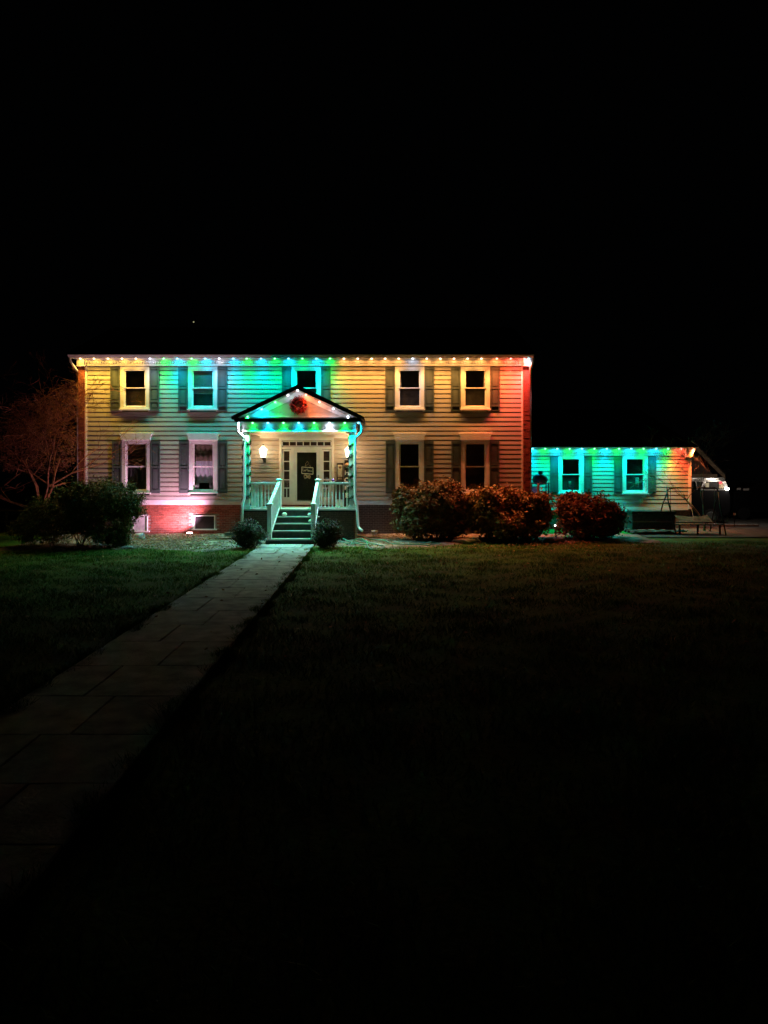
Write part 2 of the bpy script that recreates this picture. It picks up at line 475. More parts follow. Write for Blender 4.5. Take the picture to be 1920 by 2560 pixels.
# roof
RZ = 9.45
MB().add([(GX0-.08, YO-.06, EZT+.005), (GX1+.08, YO-.06, EZT+.005), (GX1+.08, 4.5, RZ), (GX0-.08, 4.5, RZ), (GX0-.08, 9.6, EZT), (GX1+.08, 9.6, EZT),
          (GX0-.08, YO-.06, EZT+.06), (GX1+.08, YO-.06, EZT+.06), (GX1+.08, 4.5, RZ+.06), (GX0-.08, 4.5, RZ+.06), (GX0-.08, 9.6, EZT+.06), (GX1+.08, 9.6, EZT+.06)],
         [(0,1,2,3),(3,2,5,4),(6,9,8,7),(9,10,11,8),(0,6,7,1),(4,5,11,10),(0,3,9,6),(3,4,10,9),(1,7,8,2),(2,8,11,5)]).build('roof', M['roof'], house)
for sx, xx in ((-1, X(198)+.02), (1, X(1324)-.02)):
    MB().prismx([(.3, 7.2), (8.8, 7.2), (4.5, RZ-.02)], xx-.05, xx+.05).build('gable_wall', M['brickdark'], house)

# windows
def window(parent, cx, z0, z1, cw, y, crown=False, scale=1.0, blind=0, curtain=None):
    """cx centre, z0..z1 casing bottom/top, cw casing width"""
    x0, x1 = cx-cw/2, cx+cw/2; t = .15*scale
    f = MB()
    f.box(x0, x0+t, y-.065, y+.04, z0, z1); f.box(x1-t, x1, y-.065, y+.04, z0, z1)
    f.box(x0+t, x1-t, y-.065, y+.04, z1-t*.8, z1); f.box(x0+t, x1-t, y-.062, y+.04, z0, z0+t*.6)
    i = t*.55                                  # outer back band
    f.box(x0+t-.004, x0+t+.012, y-.045, y+.03, z0+t*.6, z1-t*.8); f.box(x1-t-.012, x1-t+.004, y-.045, y+.03, z0+t*.6, z1-t*.8)
    win = f.build('window', M['trim'], parent)
    s1 = MB(); s1.box(x0-.03, x1+.03, y-.115, y-.0655, z0-.045, z0+.012); s1.box(x0-.005, x1+.005, y-.0655, y+.0, z0-.045, z0-.002)
    s1.build('sill', M['trim'], win)
    a, b = x0+t+.012, x1-t-.012; zb, zt = z0+t*.6, z1-t*.8; zm = zb+(zt-zb)*.5
    sf = .055*scale
    up = MB(); 
    up.box(a, a+sf, y-.015, y+.02, zm, zt); up.box(b-sf, b, y-.015, y+.02, zm, zt); up.box(a+sf, b-sf, y-.015, y+.02, zt-sf, zt); up.box(a+sf, b-sf, y-.013, y+.02, zm, zm+.03)
    up.build('upper_sash', M['trim'], win)
    lo = MB(); q = .018
    lo.box(a, a+sf*.75, y+.021, y+.05, zb, zm+.02); lo.box(b-sf*.75, b, y+.021, y+.05, zb, zm+.02); lo.box(a+sf*.75, b-sf*.75, y+.021, y+.05, zb, zb+sf*1.1); lo.box(a+sf*.75, b-sf*.75, y+.021, y+.05, zm-.02, zm+.02)
    lo.build('lower_sash', M['trim'], win)
    MB().box(a+sf, b-sf, y+.004, y+.008, zm+.03, zt-sf).build('pane', M['glass'], win)
    MB().box(a+sf*.75, b-sf*.75, y+.034, y+.038, zb+sf*1.1, zm-.02).build('pane', M['glass'], win)
    MB().box(a+.0, b-.0, y-.05, y-.016, zt-.05*scale, zt-.001).build('head_stop', M['trim'], win)
    if crown:
        h = .27
        MB().prism([(x0-.02, z1), (x1+.02, z1), (x1+.03, z1+h*.55), (x1+.09, z1+h*.9), (x1+.09, z1+h), (x0-.09, z1+h), (x0-.09, z1+h*.9), (x0-.03, z1+h*.55)], y-.14, y-.0).build('crown_head', M['trim'], win)
    if blind:
        bl = MB(); z = zt-.02; n = 0
        while z > zt-(zt-zb)*blind:
            bl.add([(a+.02, y+.085, z), (b-.02, y+.085, z), (b-.02, y+.105, z-.042), (a+.02, y+.105, z-.042)], [(0, 1, 2, 3)]); z -= .05
        tag(bl.build('blind', M['blind'], win), 'half lowered slatted blind')
    if curtain:
        for (u0, u1, v0, v1, mm) in curtain:
            c = MB(); n = 14; xa = a+(b-a)*u0; xb = a+(b-a)*u1
            vs = []
            for j in range(n+1):
                xx = xa+(xb-xa)*j/n; yy = y+.2+.025*math.sin(j*1.9)
                vs += [(xx, yy, zb+(zt-zb)*v0), (xx, yy, zb+(zt-zb)*v1)]
            c.add(vs, [(2*j, 2*j+2, 2*j+3, 2*j+1) for j in range(n)]); c.build('curtain', M[mm], win, smooth=True)
    return win
def shutter(parent, cx, z0, z1, wd, y, rails=(.0, .55, 1.0)):
    x0, x1 = cx-wd/2, cx+wd/2; t = .055
    b = MB(); b.box(x0, x1, y-.052, y-.0325, z0, z1)
    b.box(x0, x0+t, y-.078, y-.0521, z0, z1); b.box(x1-t, x1, y-.078, y-.0521, z0, z1)
    for u in rails:
        h = .09; zc = z0+(z1-z0-h)*u
        b.box(x0+t, x1-t, y-.077, y-.0522, zc, zc+h)
    o = b.build('shutter', M['shutter'], parent)
    for k in range(len(rails)-1):              # raised panels
        h = .09; za = z0+(z1-z0-h)*rails[k]+h+.03; zb = z0+(z1-z0-h)*rails[k+1]-.03
        if zb-za > .05:
            MB().box(x0+t+.03, x1-t-.03, y-.066, y-.0521, za, zb).build('panel', M['shutter'], o, bevel=.006)
    return o
up_opts = [dict(), dict(blind=.62), dict(), dict(curtain=[(0, .12, .5, .95, 'curtain')]), dict(curtain=[(.9, 1, .5, .95, 'curtain')])]
for c, kw in zip(UW, up_opts):
    window(house, X(c), Z(1023), Z(916.5), X(c+36.5)-X(c-36.5), 0, False, **kw)
    for sgn in (-1, 1):
        shutter(house, X(c+sgn*49), Z(1027), Z(917.5), .40, 0, (0, .2, .52, .985) if c == 338 else (.1, .52, .985))
low_opts = [dict(curtain=[(.86, 1, .5, .98, 'curtain'), (.0, .75, .2, .48, 'dark')]), dict(curtain=[(0, 1, .16, .62, 'blind'), (.0, .22, 0, .2, 'blind'), (.72, .9, 0, .2, 'blind'), (0, 1, .62, 1, 'wood')]), dict(), dict(curtain=[(.0, .06, .2, 1, 'white')])]
for c, kw in zip(LW, low_opts):
    window(house, X(c), Z(1232), Z(1100), X(c+35.5)-X(c-35.5), 0, True, **kw)
    for sgn in (-1, 1):
        shutter(house, X(c+sgn*48), Z(1233), Z(1102), .40, 0, (.03, .5, .985))

# foundation bricks: individual in the lit stretch
FB0, FB1 = HX0, X(607)
MB().box(HX0, X(1307), .0, .25, -.3, Z(1262)).build('foundation_wall', M['mortar'], house)
bwin = [(X(412), X(545), Z(1330), Z(1287)), (X(344), X(372), Z(1330), Z(1287))]
bwin = [(X(482), X(539), Z(1324), Z(1287)), (X(330), X(371), Z(1330), Z(1286))]
bm_ = MB(); bm_.box(-.1, .1, -.017, .02, 0, .062)
brick_mesh = bpy.data.meshes.new('brick'); brick_mesh.from_pydata(bm_.v, [], bm_.f)
bm = bmesh.new(); bm.from_mesh(brick_mesh); bmesh.ops.recalc_face_normals(bm, faces=bm.faces[:]); bm.to_mesh(brick_mesh); bm.free()
brick_mesh.materials.append(M['brick'])
cands = []
k = 0; z = -.03
while z < Z(1262)-.06:
    x = FB0+(.105 if k % 2 else 0)+.1
    while x < X(1306):
        if not any(o[0]-.09 < x < o[1]+.09 and o[2]-.06 < z < o[3] for o in bwin): cands.append((x, z))
        x += .2105
    z += .0735; k += 1
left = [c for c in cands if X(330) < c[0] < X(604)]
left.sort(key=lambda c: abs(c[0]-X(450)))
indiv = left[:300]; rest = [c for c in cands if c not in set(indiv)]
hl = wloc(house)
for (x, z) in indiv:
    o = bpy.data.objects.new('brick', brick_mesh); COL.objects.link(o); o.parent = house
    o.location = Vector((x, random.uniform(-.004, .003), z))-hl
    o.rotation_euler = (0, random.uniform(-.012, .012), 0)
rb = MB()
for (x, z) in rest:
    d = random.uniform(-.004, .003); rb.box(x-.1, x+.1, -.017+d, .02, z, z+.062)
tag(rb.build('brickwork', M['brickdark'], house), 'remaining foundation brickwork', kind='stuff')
# basement windows
def base_window(x0, x1, z0, z1, mm, lab=None):
    f = MB(); t = .07
    f.box(x0, x0+t*1.3, -.07, .0, z0, z1); f.box(x1-t*.4, x1, -.07, .0, z0, z1); f.box(x0+t*1.3, x1-t*.4, -.07, .0, z1-t*.6, z1); f.box(x0-.05, x1+.08, -.10, .0, z0-.05, z0)
    o = f.build('basement_window', M['trim'], house)
    MB().box(x0+t*1.3, x1-t*.4, -.035, -.025, z0, z1-t*.6).build('pane', mm, o)
    if lab: o['label'] = lab
base_window(X(483), X(538), Z(1322), Z(1288), M['black'], 'dark basement window in the lit brick')
base_window(X(330), X(370), Z(1327), Z(1287), M['poly'], 'pale covered basement window behind the yew')

# downspouts on the main house
def spout(parent, pts, m='gutter', r_=.05, name='downspout'):
    return MB().tube(pts, r_, 8).build(name, M[m], parent, smooth=True)
spout(house, [P(177, 893, -.5), P(174.5, 897, -.5), P(176, 904, -.48), P(188, 921, -.3), P(194.5, 930, -.02), P(194.8, 1000, .05), P(196, 1330, .05)], r_=.055)
spout(house, [P(1331, 893, -.5), P(1333.5, 897, -.5), P(1332, 906, -.48), P(1326.5, 922, -.3), P(1326.5, 935, -.05), P(1326.5, 1000, .0), P(1325.5, 1330, .0)], r_=.05)

# ------------------------------------------------------------------ front door set (part of the house)
DY = -.03
dz0 = Z(1262)
fr = MB()
for (a, b) in ((698.6, 705), (829, 835)): fr.box(X(a), X(b), -.10, .02, dz0, Z(1096))
for (a, b) in ((728, 736), (798.5, 805)): fr.box(X(a), X(b), -.07, .02, dz0, Z(1120))
fr.box(X(705), X(829), -.085, .02, Z(1123), Z(1117)); fr.box(X(705), X(829), -.09, .02, Z(1101.5), Z(1096))
door = fr.build('door_surround', M['trim'], house)
MB().box(X(694), X(839), -.14, -.02, Z(1096)+.001, Z(1093)).build('header_cap', M['trim'], door)
for (a, b, c_, d_) in ((706, 728, dz0, Z(1124)), (805, 828, dz0, Z(1124)), (706, 828, Z(1117), Z(1102))):
    MB().box(X(a), X(b), .022, .03, c_, d_).build('curtain', M['lining'], door)  # added panel, no curtain: its brown stands in for dim room light
# transom of seven panes
tr = MB(); x0, x1 = X(706.5), X(827.5); z0, z1 = Z(1116), Z(1103)
tr.box(x0, x1, -.05, .0, z1-.03, z1); tr.box(x0, x1, -.05, .0, z0, z0+.03)
n = 7
for i in range(n+1):
    xx = x0+(x1-x0)*i/n; tr.box(xx-.016, xx+.016, -.045, .0, z0+.03, z1-.03)
tr.build('transom', M['trim'], door)
for i in range(n):
    MB().box(x0+(x1-x0)*i/n+.016, x0+(x1-x0)*(i+1)/n-.016, -.022, -.018, z0+.03, z1-.03).build('pane', M['doorglass'], door)
for (pa, pb) in ((706, 728), (805, 828)):
    x0, x1 = X(pa), X(pb); z0, z1 = dz0, Z(1124)
    sl = MB(); t = .085
    sl.box(x0, x0+t*.8, -.055, .0, z0, z1); sl.box(x1-t*.8, x1, -.055, .0, z0, z1); sl.box(x0+t*.8, x1-t*.8, -.055, .0, z1-.07, z1); sl.box(x0+t*.8, x1-t*.8, -.055, .0, z0, z0+.06)
    zs = [Z(1153.5), Z(1177), Z(1199.5), Z(1220)]
    for zz in zs: sl.box(x0+t*.8, x1-t*.8, -.05, .0, zz-.02, zz+.02)
    sl.box((x0+x1)/2-.014, (x0+x1)/2+.014, -.048, .0, Z(1243), zs[3]-.02)
    side = sl.build('sidelight', M['trim'], door)
    MB().box(x0+t*.8, x1-t*.8, -.045, .0, z0+.06, Z(1243)).build('panel', M['trim'], side)
    for (za, zb) in ((zs[0]+.02, z1-.07), (zs[1]+.02, zs[0]-.02), (zs[2]+.02, zs[1]-.02), (zs[3]+.02, zs[2]-.02), (Z(1243), zs[3]-.02)):
        MB().box(x0+t*.8, x1-t*.8, -.022, -.018, za, zb).build('pane', M['doorglass'], side)
sd = MB(); x0, x1 = X(736.5), X(798); t = .105
sd.box(x0, x0+t, -.075, -.02, dz0, Z(1122)); sd.box(x1-t, x1, -.075, -.02, dz0, Z(1122)); sd.box(x0+t, x1-t, -.075, -.02, Z(1131), Z(1122)); sd.box(x0+t, x1-t, -.075, -.02, dz0, Z(1253))
MB_ = sd.build('storm_door', M['trim'], house)
MB().box(x0+t, x1-t, -.05, -.044, Z(1253), Z(1131)).build('glass', M['doorglass'], MB_)
MB().box(x0+.02, x1-.02, -.01, .03, dz0, Z(1123)).build('front_door', M['doorpaint'], house)
MB().tube([P(795.5, 1188, -.09), P(795.5, 1194, -.115), P(795.5, 1203, -.09)], .017, 8).build('handle', M['iron'], MB_, smooth=True)
th = MB(); x = X(699)
while x < X(834): th.box(x, x+.062, -.16, -.02, Z(1271), Z(1263.5)); x += .0715
tag(th.build('threshold_brickwork', M['brick'], house), 'rowlock brick course under the front door', kind='stuff')

# ------------------------------------------------------------------ porch
PY = -2.25
porch = thing('entry_porch', (X(743, PY), -1.2, 0), 'gabled front porch with white rails and green and blue lights', 'porch')
DZ = 1.16
PXL, PXR = X(607, PY), X(889, PY)
MB().box(PXL, PXR, -2.34, -.02, DZ-.05, DZ).build('deck', M['tread'], porch)
MB().box(PXL+.04, PXR-.04, -2.22, -.03, -.2, DZ-.052).build('porch_base', M['joint'], porch)
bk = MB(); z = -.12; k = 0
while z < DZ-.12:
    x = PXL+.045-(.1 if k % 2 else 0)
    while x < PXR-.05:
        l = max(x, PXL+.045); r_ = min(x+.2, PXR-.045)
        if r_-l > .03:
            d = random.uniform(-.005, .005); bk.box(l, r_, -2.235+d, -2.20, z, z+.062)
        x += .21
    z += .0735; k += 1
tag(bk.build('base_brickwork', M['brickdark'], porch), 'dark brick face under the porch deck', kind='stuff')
MB().box(X(889, -2.3), X(893, -2.3), -2.34, -2.2, -.1, DZ-.06).build('corner_board', M['wood'], porch)
# posts, wrapped by dark garland
YP = -2.15
for (a, b) in ((608, 625), (872.5, 888.5)):
    x0, x1 = X(a, YP), X(b, YP)
    p = MB(); p.box(x0, x1, YP-.12, YP+.12, DZ+.001, Z(1079, YP)); 
    po = p.build('post', M['post'], porch, bevel=.01)
    q = MB(); q.box(x0-.03, x1+.03, YP-.15, YP+.15, DZ+.002, DZ+.12); q.box(x0-.025, x1+.025, YP-.145, YP+.145, Z(1084, YP), Z(1080, YP)); q.build('post_trim', M['post'], po)
    cx = (x0+x1)/2; n = 2600; t = rng.uniform(0, 1, n)
    ang = t*2*np.pi*6.5+rng.normal(0, .35, n)
    zz = DZ+.15+(Z(1090, YP)-DZ-.2)*t+rng.normal(0, .03, n)
    hw = (x1-x0)/2+.012
    ca, sa = np.cos(ang), np.sin(ang); m_ = np.maximum(np.abs(ca), np.abs(sa))
    c = np.stack([cx+ca/m_*hw, YP+sa/m_*(.13), zz], 1)+rng.normal(0, .012, (n, 3))
    d1 = rng.normal(0, 1, (n, 3)); d1 /= np.linalg.norm(d1, axis=1)[:, None]; d2 = np.cross(d1, rng.normal(0, 1, (n, 3))); d2 /= np.linalg.norm(d2, axis=1)[:, None]
    L = .035
    V = np.concatenate([c-d1*L, c+d2*L*.35, c+d1*L, c-d2*L*.35]); i = np.arange(n); F = np.stack([i, i+n, i+2*n, i+3*n], 1)
    tag(quick_mesh('garland', V, F, M['vine'], po), 'dark garland wound round the post', kind='stuff')
# beam, dentils, pent, ceiling
bz0, bz1 = Z(1079, -2.3), Z(1054.5, -2.5)
BX0, BX1 = X(606, -2.3), X(890, -2.3)
MB().box(BX0, BX1, -2.32, -2.02, bz0, bz1).build('beam', M['frieze'], porch)
for sgn, xx in ((-1, BX0), (1, BX1)):
    MB().box(min(xx, xx-sgn*.28), max(xx, xx-sgn*.28), -2.019, -.0705, bz0, bz1).build('side_beam', M['frieze'], porch)
d = MB(); x = BX0+.04
while x < BX1-.06: d.box(x, x+.06, -2.375, -2.3205, Z(1072, -2.3), Z(1065, -2.3)); x += .105
d.box(BX0, BX1, -2.36, -2.3206, bz0+.0, bz0+.06)
tag(d.build('dentil_moulding', M['frieze'], porch), 'row of small dentil blocks on the porch beam', kind='stuff')
MB().box(BX0+.28, BX1-.28, -2.02, -.06, bz0+.05, bz0+.09).build('ceiling', M['trim'], porch)
MB().box(BX0+.28, BX1-.28, -.062, -.036, Z(1096), bz0+.049).build('ceiling_frieze', M['trim'], porch)
MB().box(BX0+.28, BX0+.40, -2.018, -.063, bz0-.06, bz0+.049).build('ceiling_crown', M['trim'], porch)
MB().box(BX1-.40, BX1-.28, -2.018, -.063, bz0-.06, bz0+.049).build('ceiling_crown', M['trim'], porch)
RY = -2.62
TX0, TX1, AX = X(578.5, RY), X(908, RY), X(743.3, RY)
TZ, AZ = Z(1047, RY), Z(963.5, RY)
th_ = .14
pent = MB(); pent.box(TX0+.1, TX1-.1, RY+.02, -2.18, bz1+.001, Z(1045.5, RY))
pent.build('pent_roof', M['roof'], porch)
MB().box(X(612, -2.5), X(876, -2.5), -2.53, -2.19, Z(1045.5, RY)+.001, Z(1043.5, RY)+.004).build('pent_flashing', M['trim'], porch)
MB().box(TX0+.25, TX1-.25, RY+.05, -2.321, bz1-.02, bz1).build('pent_soffit', M['trim'], porch)
# roof slabs
for sgn, tx in ((-1, TX0), (1, TX1)):
    v = [(tx, TZ-.02), (AX, AZ-th_), (AX, AZ), (tx, TZ+th_*.35)]
    MB().prism(v, RY, -.036).build('roof', M['roof'], porch)
    dx = (AX-tx)
    rk = [(tx+dx*.03, TZ-.0), (AX, AZ-th_-.0-.012), (AX, AZ-.10), (tx+dx*.03, TZ+.05)]
    MB().prism([(tx+dx*.10, TZ+.05), (AX, AZ-th_-.012), (AX, AZ-th_-.001), (tx+dx*.10, TZ+.061)], RY+.03, -2.2).build('rake_soffit', M['trim'], porch)
    MB().prism([(tx-.02*np.sign(dx), TZ+.045), (AX, AZ-.012), (AX, AZ+.028), (tx-.02*np.sign(dx), TZ+.085)], RY-.03, -.04).build('shingle_edge', M['roof'], porch)
# gable planks and rake frieze
gzb = Z(1043, -2.2)+.0
def half_w(z): return (AZ-th_-.02-z)/((AZ-th_-TZ)/abs(TX0-AX))
z = gzb
while z < AZ-th_-.1:
    h = .185; wa = half_w(z); wb = max(.02, half_w(z+h))
    zz1 = min(z+h, AZ-th_-.03)
    MB().add([(AX-wa, -2.185, z), (AX+wa, -2.185, z), (AX+wb, -2.17, zz1), (AX-wb, -2.17, zz1), (AX-wa, -2.15, z), (AX+wa, -2.15, z), (AX+wb, -2.15, zz1), (AX-wb, -2.15, zz1)],
             [(0,1,2,3),(5,4,7,6),(0,4,5,1),(3,2,6,7),(0,3,7,4),(1,5,6,2)]).build('plank', M['siding'], porch)
    z += h
for sgn, tx in ((-1, TX0), (1, TX1)):
    dx = AX-tx; sl = (AZ-TZ)/abs(dx); bw = .24
    a = (tx+dx*.13, 0); za = TZ+.0+sl*abs(dx)*.13-th_-.02
    zt_ = AZ-th_-.02
    MB().prism([(tx+dx*.13+np.sign(dx)*bw/sl*1.0, gzb), (AX, zt_-bw), (AX, zt_), (tx+dx*.13, max(gzb, za))], -2.22, -2.186).build('rake_board', M['trim'], porch)
MB().box(AX-half_w(gzb)+.25, AX+half_w(gzb)-.25, -2.215, -2.1865, gzb-.0, gzb+.05).build('gable_sill', M['trim'], porch)
# railings
def railing(x0, x1, y):
    t = MB(); t.box(x0, x1, y-.06, y+.06, Z(1208, y), Z(1205.5, y)); t.box(x0, x1, y-.03, y+.03, Z(1211.5, y), Z(1208, y)-.001)
    rl = t.build('railing', M['white'], porch)
    MB().box(x0, x1, y-.035, y+.035, Z(1271.5, y), Z(1267, y)).build('bottom_rail', M['white'], rl)
    n = int(round((x1-x0)/.137)); 
    for i in range(n):
        xx = x0+(x1-x0)*(i+.5)/n
        b = MB(); b.box(xx-.02, xx+.02, y-.02, y+.02, Z(1267, y)+.001, Z(1211.5, y)-.001); b.build('baluster', M['white'], rl)
YR = -2.2
railing(X(625, YR)+.002, X(693, YR)-.002, YR); railing(X(799, YR)+.002, X(872, YR)-.002, YR)
def newel(px, y, ztop, zbot):
    x = X(px, y); b = MB(); h = .078
    b.box(x-h, x+h, y-h, y+h, zbot, ztop-.05)
    o = b.build('newel_post', M['white'], porch, bevel=.006)
    c = MB(); c.box(x-h-.04, x+h+.04, y-h-.04, y+h+.04, ztop-.049, ztop-.02); c.add([(x-h-.03, y-h-.03, ztop-.02), (x+h+.03, y-h-.03, ztop-.02), (x+h+.03, y+h+.03, ztop-.02), (x-h-.03, y+h+.03, ztop-.02), (x, y, ztop+.02)], [(0,1,4),(1,2,4),(2,3,4),(3,0,4)])
    c.build('cap', M['white'], o); return x
YU, YL = -2.28, -3.50
ux0 = newel(698, YU, Z(1197, YU), DZ); ux1 = newel(794, YU, Z(1197, YU), DZ)
lx0 = newel(674, YL, Z(1258, YL), .10); lx1 = newel(783, YL, Z(1258, YL), .10)
for ua, la in ((ux0, lx0), (ux1, lx1)):
    A = Vector((ua, YU-.08, Z(1206, YU))); B = Vector((la, YL+.08, Z(1260, YL)))
    rl = MB().bar(A, B, .11, .07).build('stair_rail', M['white'], porch)
    A2 = Vector((ua, YU-.08, DZ+.06)); B2 = Vector((la, YL+.08, .26))
    MB().bar(A2, B2, .08, .06).build('lower_rail', M['white'], rl)
    for i in range(9):
        t = (i+.5)/9; p = A2.lerp(B2, t); q = A.lerp(B, t)
        MB().box(p.x-.02, p.x+.02, p.y-.03, p.y+.03, p.z+.02, q.z-.025).build('baluster', M['white'], rl)
# steps
stz = [.897, .655, .405, .138]
yb = -2.34
for k, zt_ in enumerate(stz):
    yf = -2.34-.29*(k+1); f_ = (k+1)/4
    xa = ux0+(lx0-ux0)*f_-.10; xb = ux1+(lx1-ux1)*f_+.10
    if k == 3: xa, xb, yf = X(662, -3.66), X(789, -3.66), -3.66
    zprev = DZ-.05 if k == 0 else stz[k-1]-.045
    st = MB().box(xa, xb, yf-.03, yf+.31 if k < 3 else yf+.46, zt_-.045, zt_).build('tread', M['tread'], porch, bevel=.006)
    MB().box(xa+.03, xb-.03, yf+.0, -2.30, -.15 if k == 3 else stz[k+1]-.02, zt_-.046).build('riser', M['riser'], porch)
MB().box(ux0-.06, ux1+.06, -2.365, -2.33, stz[0], DZ-.051).build('riser', M['riser'], porch)
# porch downspouts
spout(porch, [P(598, 1055, -2.45), P(596, 1062, -2.46), P(594.5, 1080, -2.46), P(601, 1086, -2.42), P(611.5, 1096, -2.36), P(612, 1110, -2.34), P(611.5, 1244, -2.36), P(606, 1262, -2.42), P(604.5, 1325, -2.42)], 'trim', .055)
spout(porch, [P(897, 1055, -2.40), P(903, 1060, -2.42), P(904.5, 1078, -2.42), P(898, 1086, -2.38), P(889, 1094, -2.34), P(887, 1110, -2.33), P(887.5, 1243, -2.34), P(892, 1262, -2.38), P(895.5, 1315, -2.38), P(899, 1322, -2.42), P(906, 1327, -2.6)], 'trim', .05)

# ------------------------------------------------------------------ house wing
WY = 3.03
wing = thing('house_wing', (X(1525, WY), WY, 0), 'single storey cream side wing set back beside the brick corner', 'house wing')
WX0, WX1 = X(1300, WY), X(1727, WY)
wops = []
WW = [1427, 1587]
for c in WW: wops.append((X(c-29, WY), X(c+29, WY), Z(1231, WY), Z(1141, WY)))
wz0 = Z(1267, WY); wz1 = Z(1138, WY); wn = 13; wex = (wz1-wz0)/wn
siding(wing, WX0, WX1-.12, wz0, wex, wn, WY, wops, unit_plank(wex, 'plank_wing'))
MB().box(WX1-.13, WX1, WY-.06, WY+.02, wz0-.1, wz1).build('corner_board', M['trim'], wing)
MB().box(WX0, WX1-.131, WY-.045, WY+.02, Z(1275, WY), wz0-.0).build('skirt_board', M['trim'], wing)
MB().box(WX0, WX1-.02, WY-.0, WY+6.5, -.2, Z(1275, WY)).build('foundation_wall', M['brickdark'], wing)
MB().box(WX0, WX1-.05, WY+.62, WY+6.4, Z(1275, WY)+.002, wz1+.25).build('interior_wall', M['dark'], wing)
for c in WW:
    window(wing, X(c, WY), Z(1233, WY), Z(1139, WY), 63/S(WY), WY, False, .95, curtain=[(.62, .82, .12, .42, 'curtain')] if c > 1500 else [(.45, .58, .12, .3, 'blind')])
    for sgn in (-1, 1): shutter(wing, X(c+sgn*42.5, WY), Z(1234, WY), Z(1141, WY), .37, WY, (.06, .5, .985))
WO = WY-.47
wez = Z(1117, WO); wsz = Z(1120.5, WO)
WGX0, WGX1 = X(1323, WO), X(1744, WO)
MB().prismx([(WO-.09, wez), (WO-.12, wez-.02), (WO-.05, wsz), (WO+.02, wsz), (WO+.02, wez)], WGX0, WGX1).build('gutter', M['gutter'], wing)
MB().box(WGX0, WGX1-.03, WO+.021, WY, wsz, wsz+.03).build('soffit', M['trim'], wing)
MB().box(WX0, WX1+.02, WY-.06, WY, wz1, wsz-.001).build('frieze', M['frieze'], wing)
d = MB(); x = X(1326, WY)
while x < WX1-.05: d.box(x, x+.055, WY-.105, WY-.0605, Z(1134, WY), Z(1129, WY)); x += .10
d.box(WX0, WX1+.02, WY-.085, WY-.0606, wz1-.02, wz1+.03)
tag(d.build('dentil_moulding', M['frieze'], wing), 'row of small dentil blocks under the wing eave', kind='stuff')
MB().prism([(X(1716, WY-.3), Z(1143, WY-.3)), (X(1730, WY-.3), Z(1143, WY-.3)), (WGX1-.05, wsz-.05), (WGX1-.05, wsz-.002), (X(1716, WY-.3), wsz-.002)], WY-.30, WY-.061).build('cornice_return', M['frieze'], wing, bevel=.006)
ry = 6.4; rz = Z(1024, ry); rx1 = X(1600, ry)
MB().add([(WX0, WO-.06, wez+.005), (WGX1+.03, WO-.06, wez+.005), (rx1, ry, rz), (WX0, ry, rz), (WX0, 10.2, wez), (WGX1+.03, 10.2, wez)],
         [(0,1,2,3),(3,2,5,4),(1,5,2),(0,4,5,1)]).build('roof', M['roof'], wing)

# ------------------------------------------------------------------ light strings
LC = {'A': (1, .42, .09), 'Y': (1, .56, .075), 'W': (.72, .80, 1), 'G': (.0, 1, .10), 'C': (.0, .62, 1), 'O': (1, .20, .045), 'R': (1, .075, .03), 'P': (1, .35, .22), 'K': (.3, .8, 1)}
EM = {k: emis('glow_'+k, tuple(.25+.75*x if k in 'WAYPK' else .12+.88*x for x in v), 2.2) for k, v in LC.items()}
def string(name, label, seq, y, zfun, track, watts, wide=1.75, narrow=.40, size=126, mult={}, halo=.13, nsize=80, tilt=.19):
    t = thing(name, (seq[0][0], y, seq[0][2]), label, 'string lights')
    MB().tube(track, .014, 6).build('track', M['gutter'], t)
    for (x, c, z) in seq:
        b = MB(); b.ball((x, y, z), .036, 10, 6, .9); 
        b.build('bulb', EM[c], t, smooth=True)
        wv = watts*{'W': .35, 'G': .72, 'C': 1.05, 'R': 2.7, 'O': 1.5, 'K': .3, 'A': .82, 'Y': .8, **mult}.get(c, 1.0)
        spot('bulb_lamp', (x, y, z-.035), LC[c], wv*wide, t, size=size, blend=1.0, aim=(x, y-tilt, z-1.035) if tilt else None)
        if halo > 0: spot('bulb_lamp', (x, y, z-.034), LC[c], wv*halo, t, size=135, blend=.5, rad=.02, aim=(x, y+.55, z-.034-.6))
        if narrow > 0: spot('bulb_lamp', (x, y, z-.036), LC[c], wv*narrow, t, size=nsize, blend=.6)
    return t
px = [201, 235, 270, 305, 340, 375, 409, 443, 479, 513, 548, 583, 617, 652.5, 687, 721.5, 756, 791, 825, 860, 894.5, 929, 963, 997, 1032, 1067, 1101, 1135, 1169, 1203.5, 1242, 1277, 1311]
cs = 'YYYYYWGCGCWCGCGCGCGAAAAAWAAAAAORR'
LY = -.40; lz = SOF-.025
seq = [((p-960)/S(LY), c, lz) for p, c in zip(px, cs)]
seq.append(((1322-960)/S(LY), 'K', lz))
string('eave_light_string', 'long multicoloured string of eave lights along the main roof edge', seq, LY, None, [(GX0+.1, LY, SOF-.004), (GX1-.1, LY, SOF-.004)], PUCK)
BY = -2.52
bx = [(597, 'W'), (631.6, 'G'), (669.7, 'C'), (708.8, 'G'), (746.9, 'C'), (785.4, 'G'), (823.5, 'W'), (862, 'G'), (896, 'C')]
seq = [((p-960)/S(BY), c, bz1-.045) for p, c in bx]
string('porch_beam_light_string', 'green and blue light string under the porch gable, above the beam', seq, BY, None, [(seq[0][0]-.05, BY, bz1-.024), (seq[-1][0]+.05, BY, bz1-.024)], PUCK*.55, wide=6.2, narrow=1.2, halo=.10, nsize=105, size=130, mult={'W': .95, 'G': .45, 'C': .62})
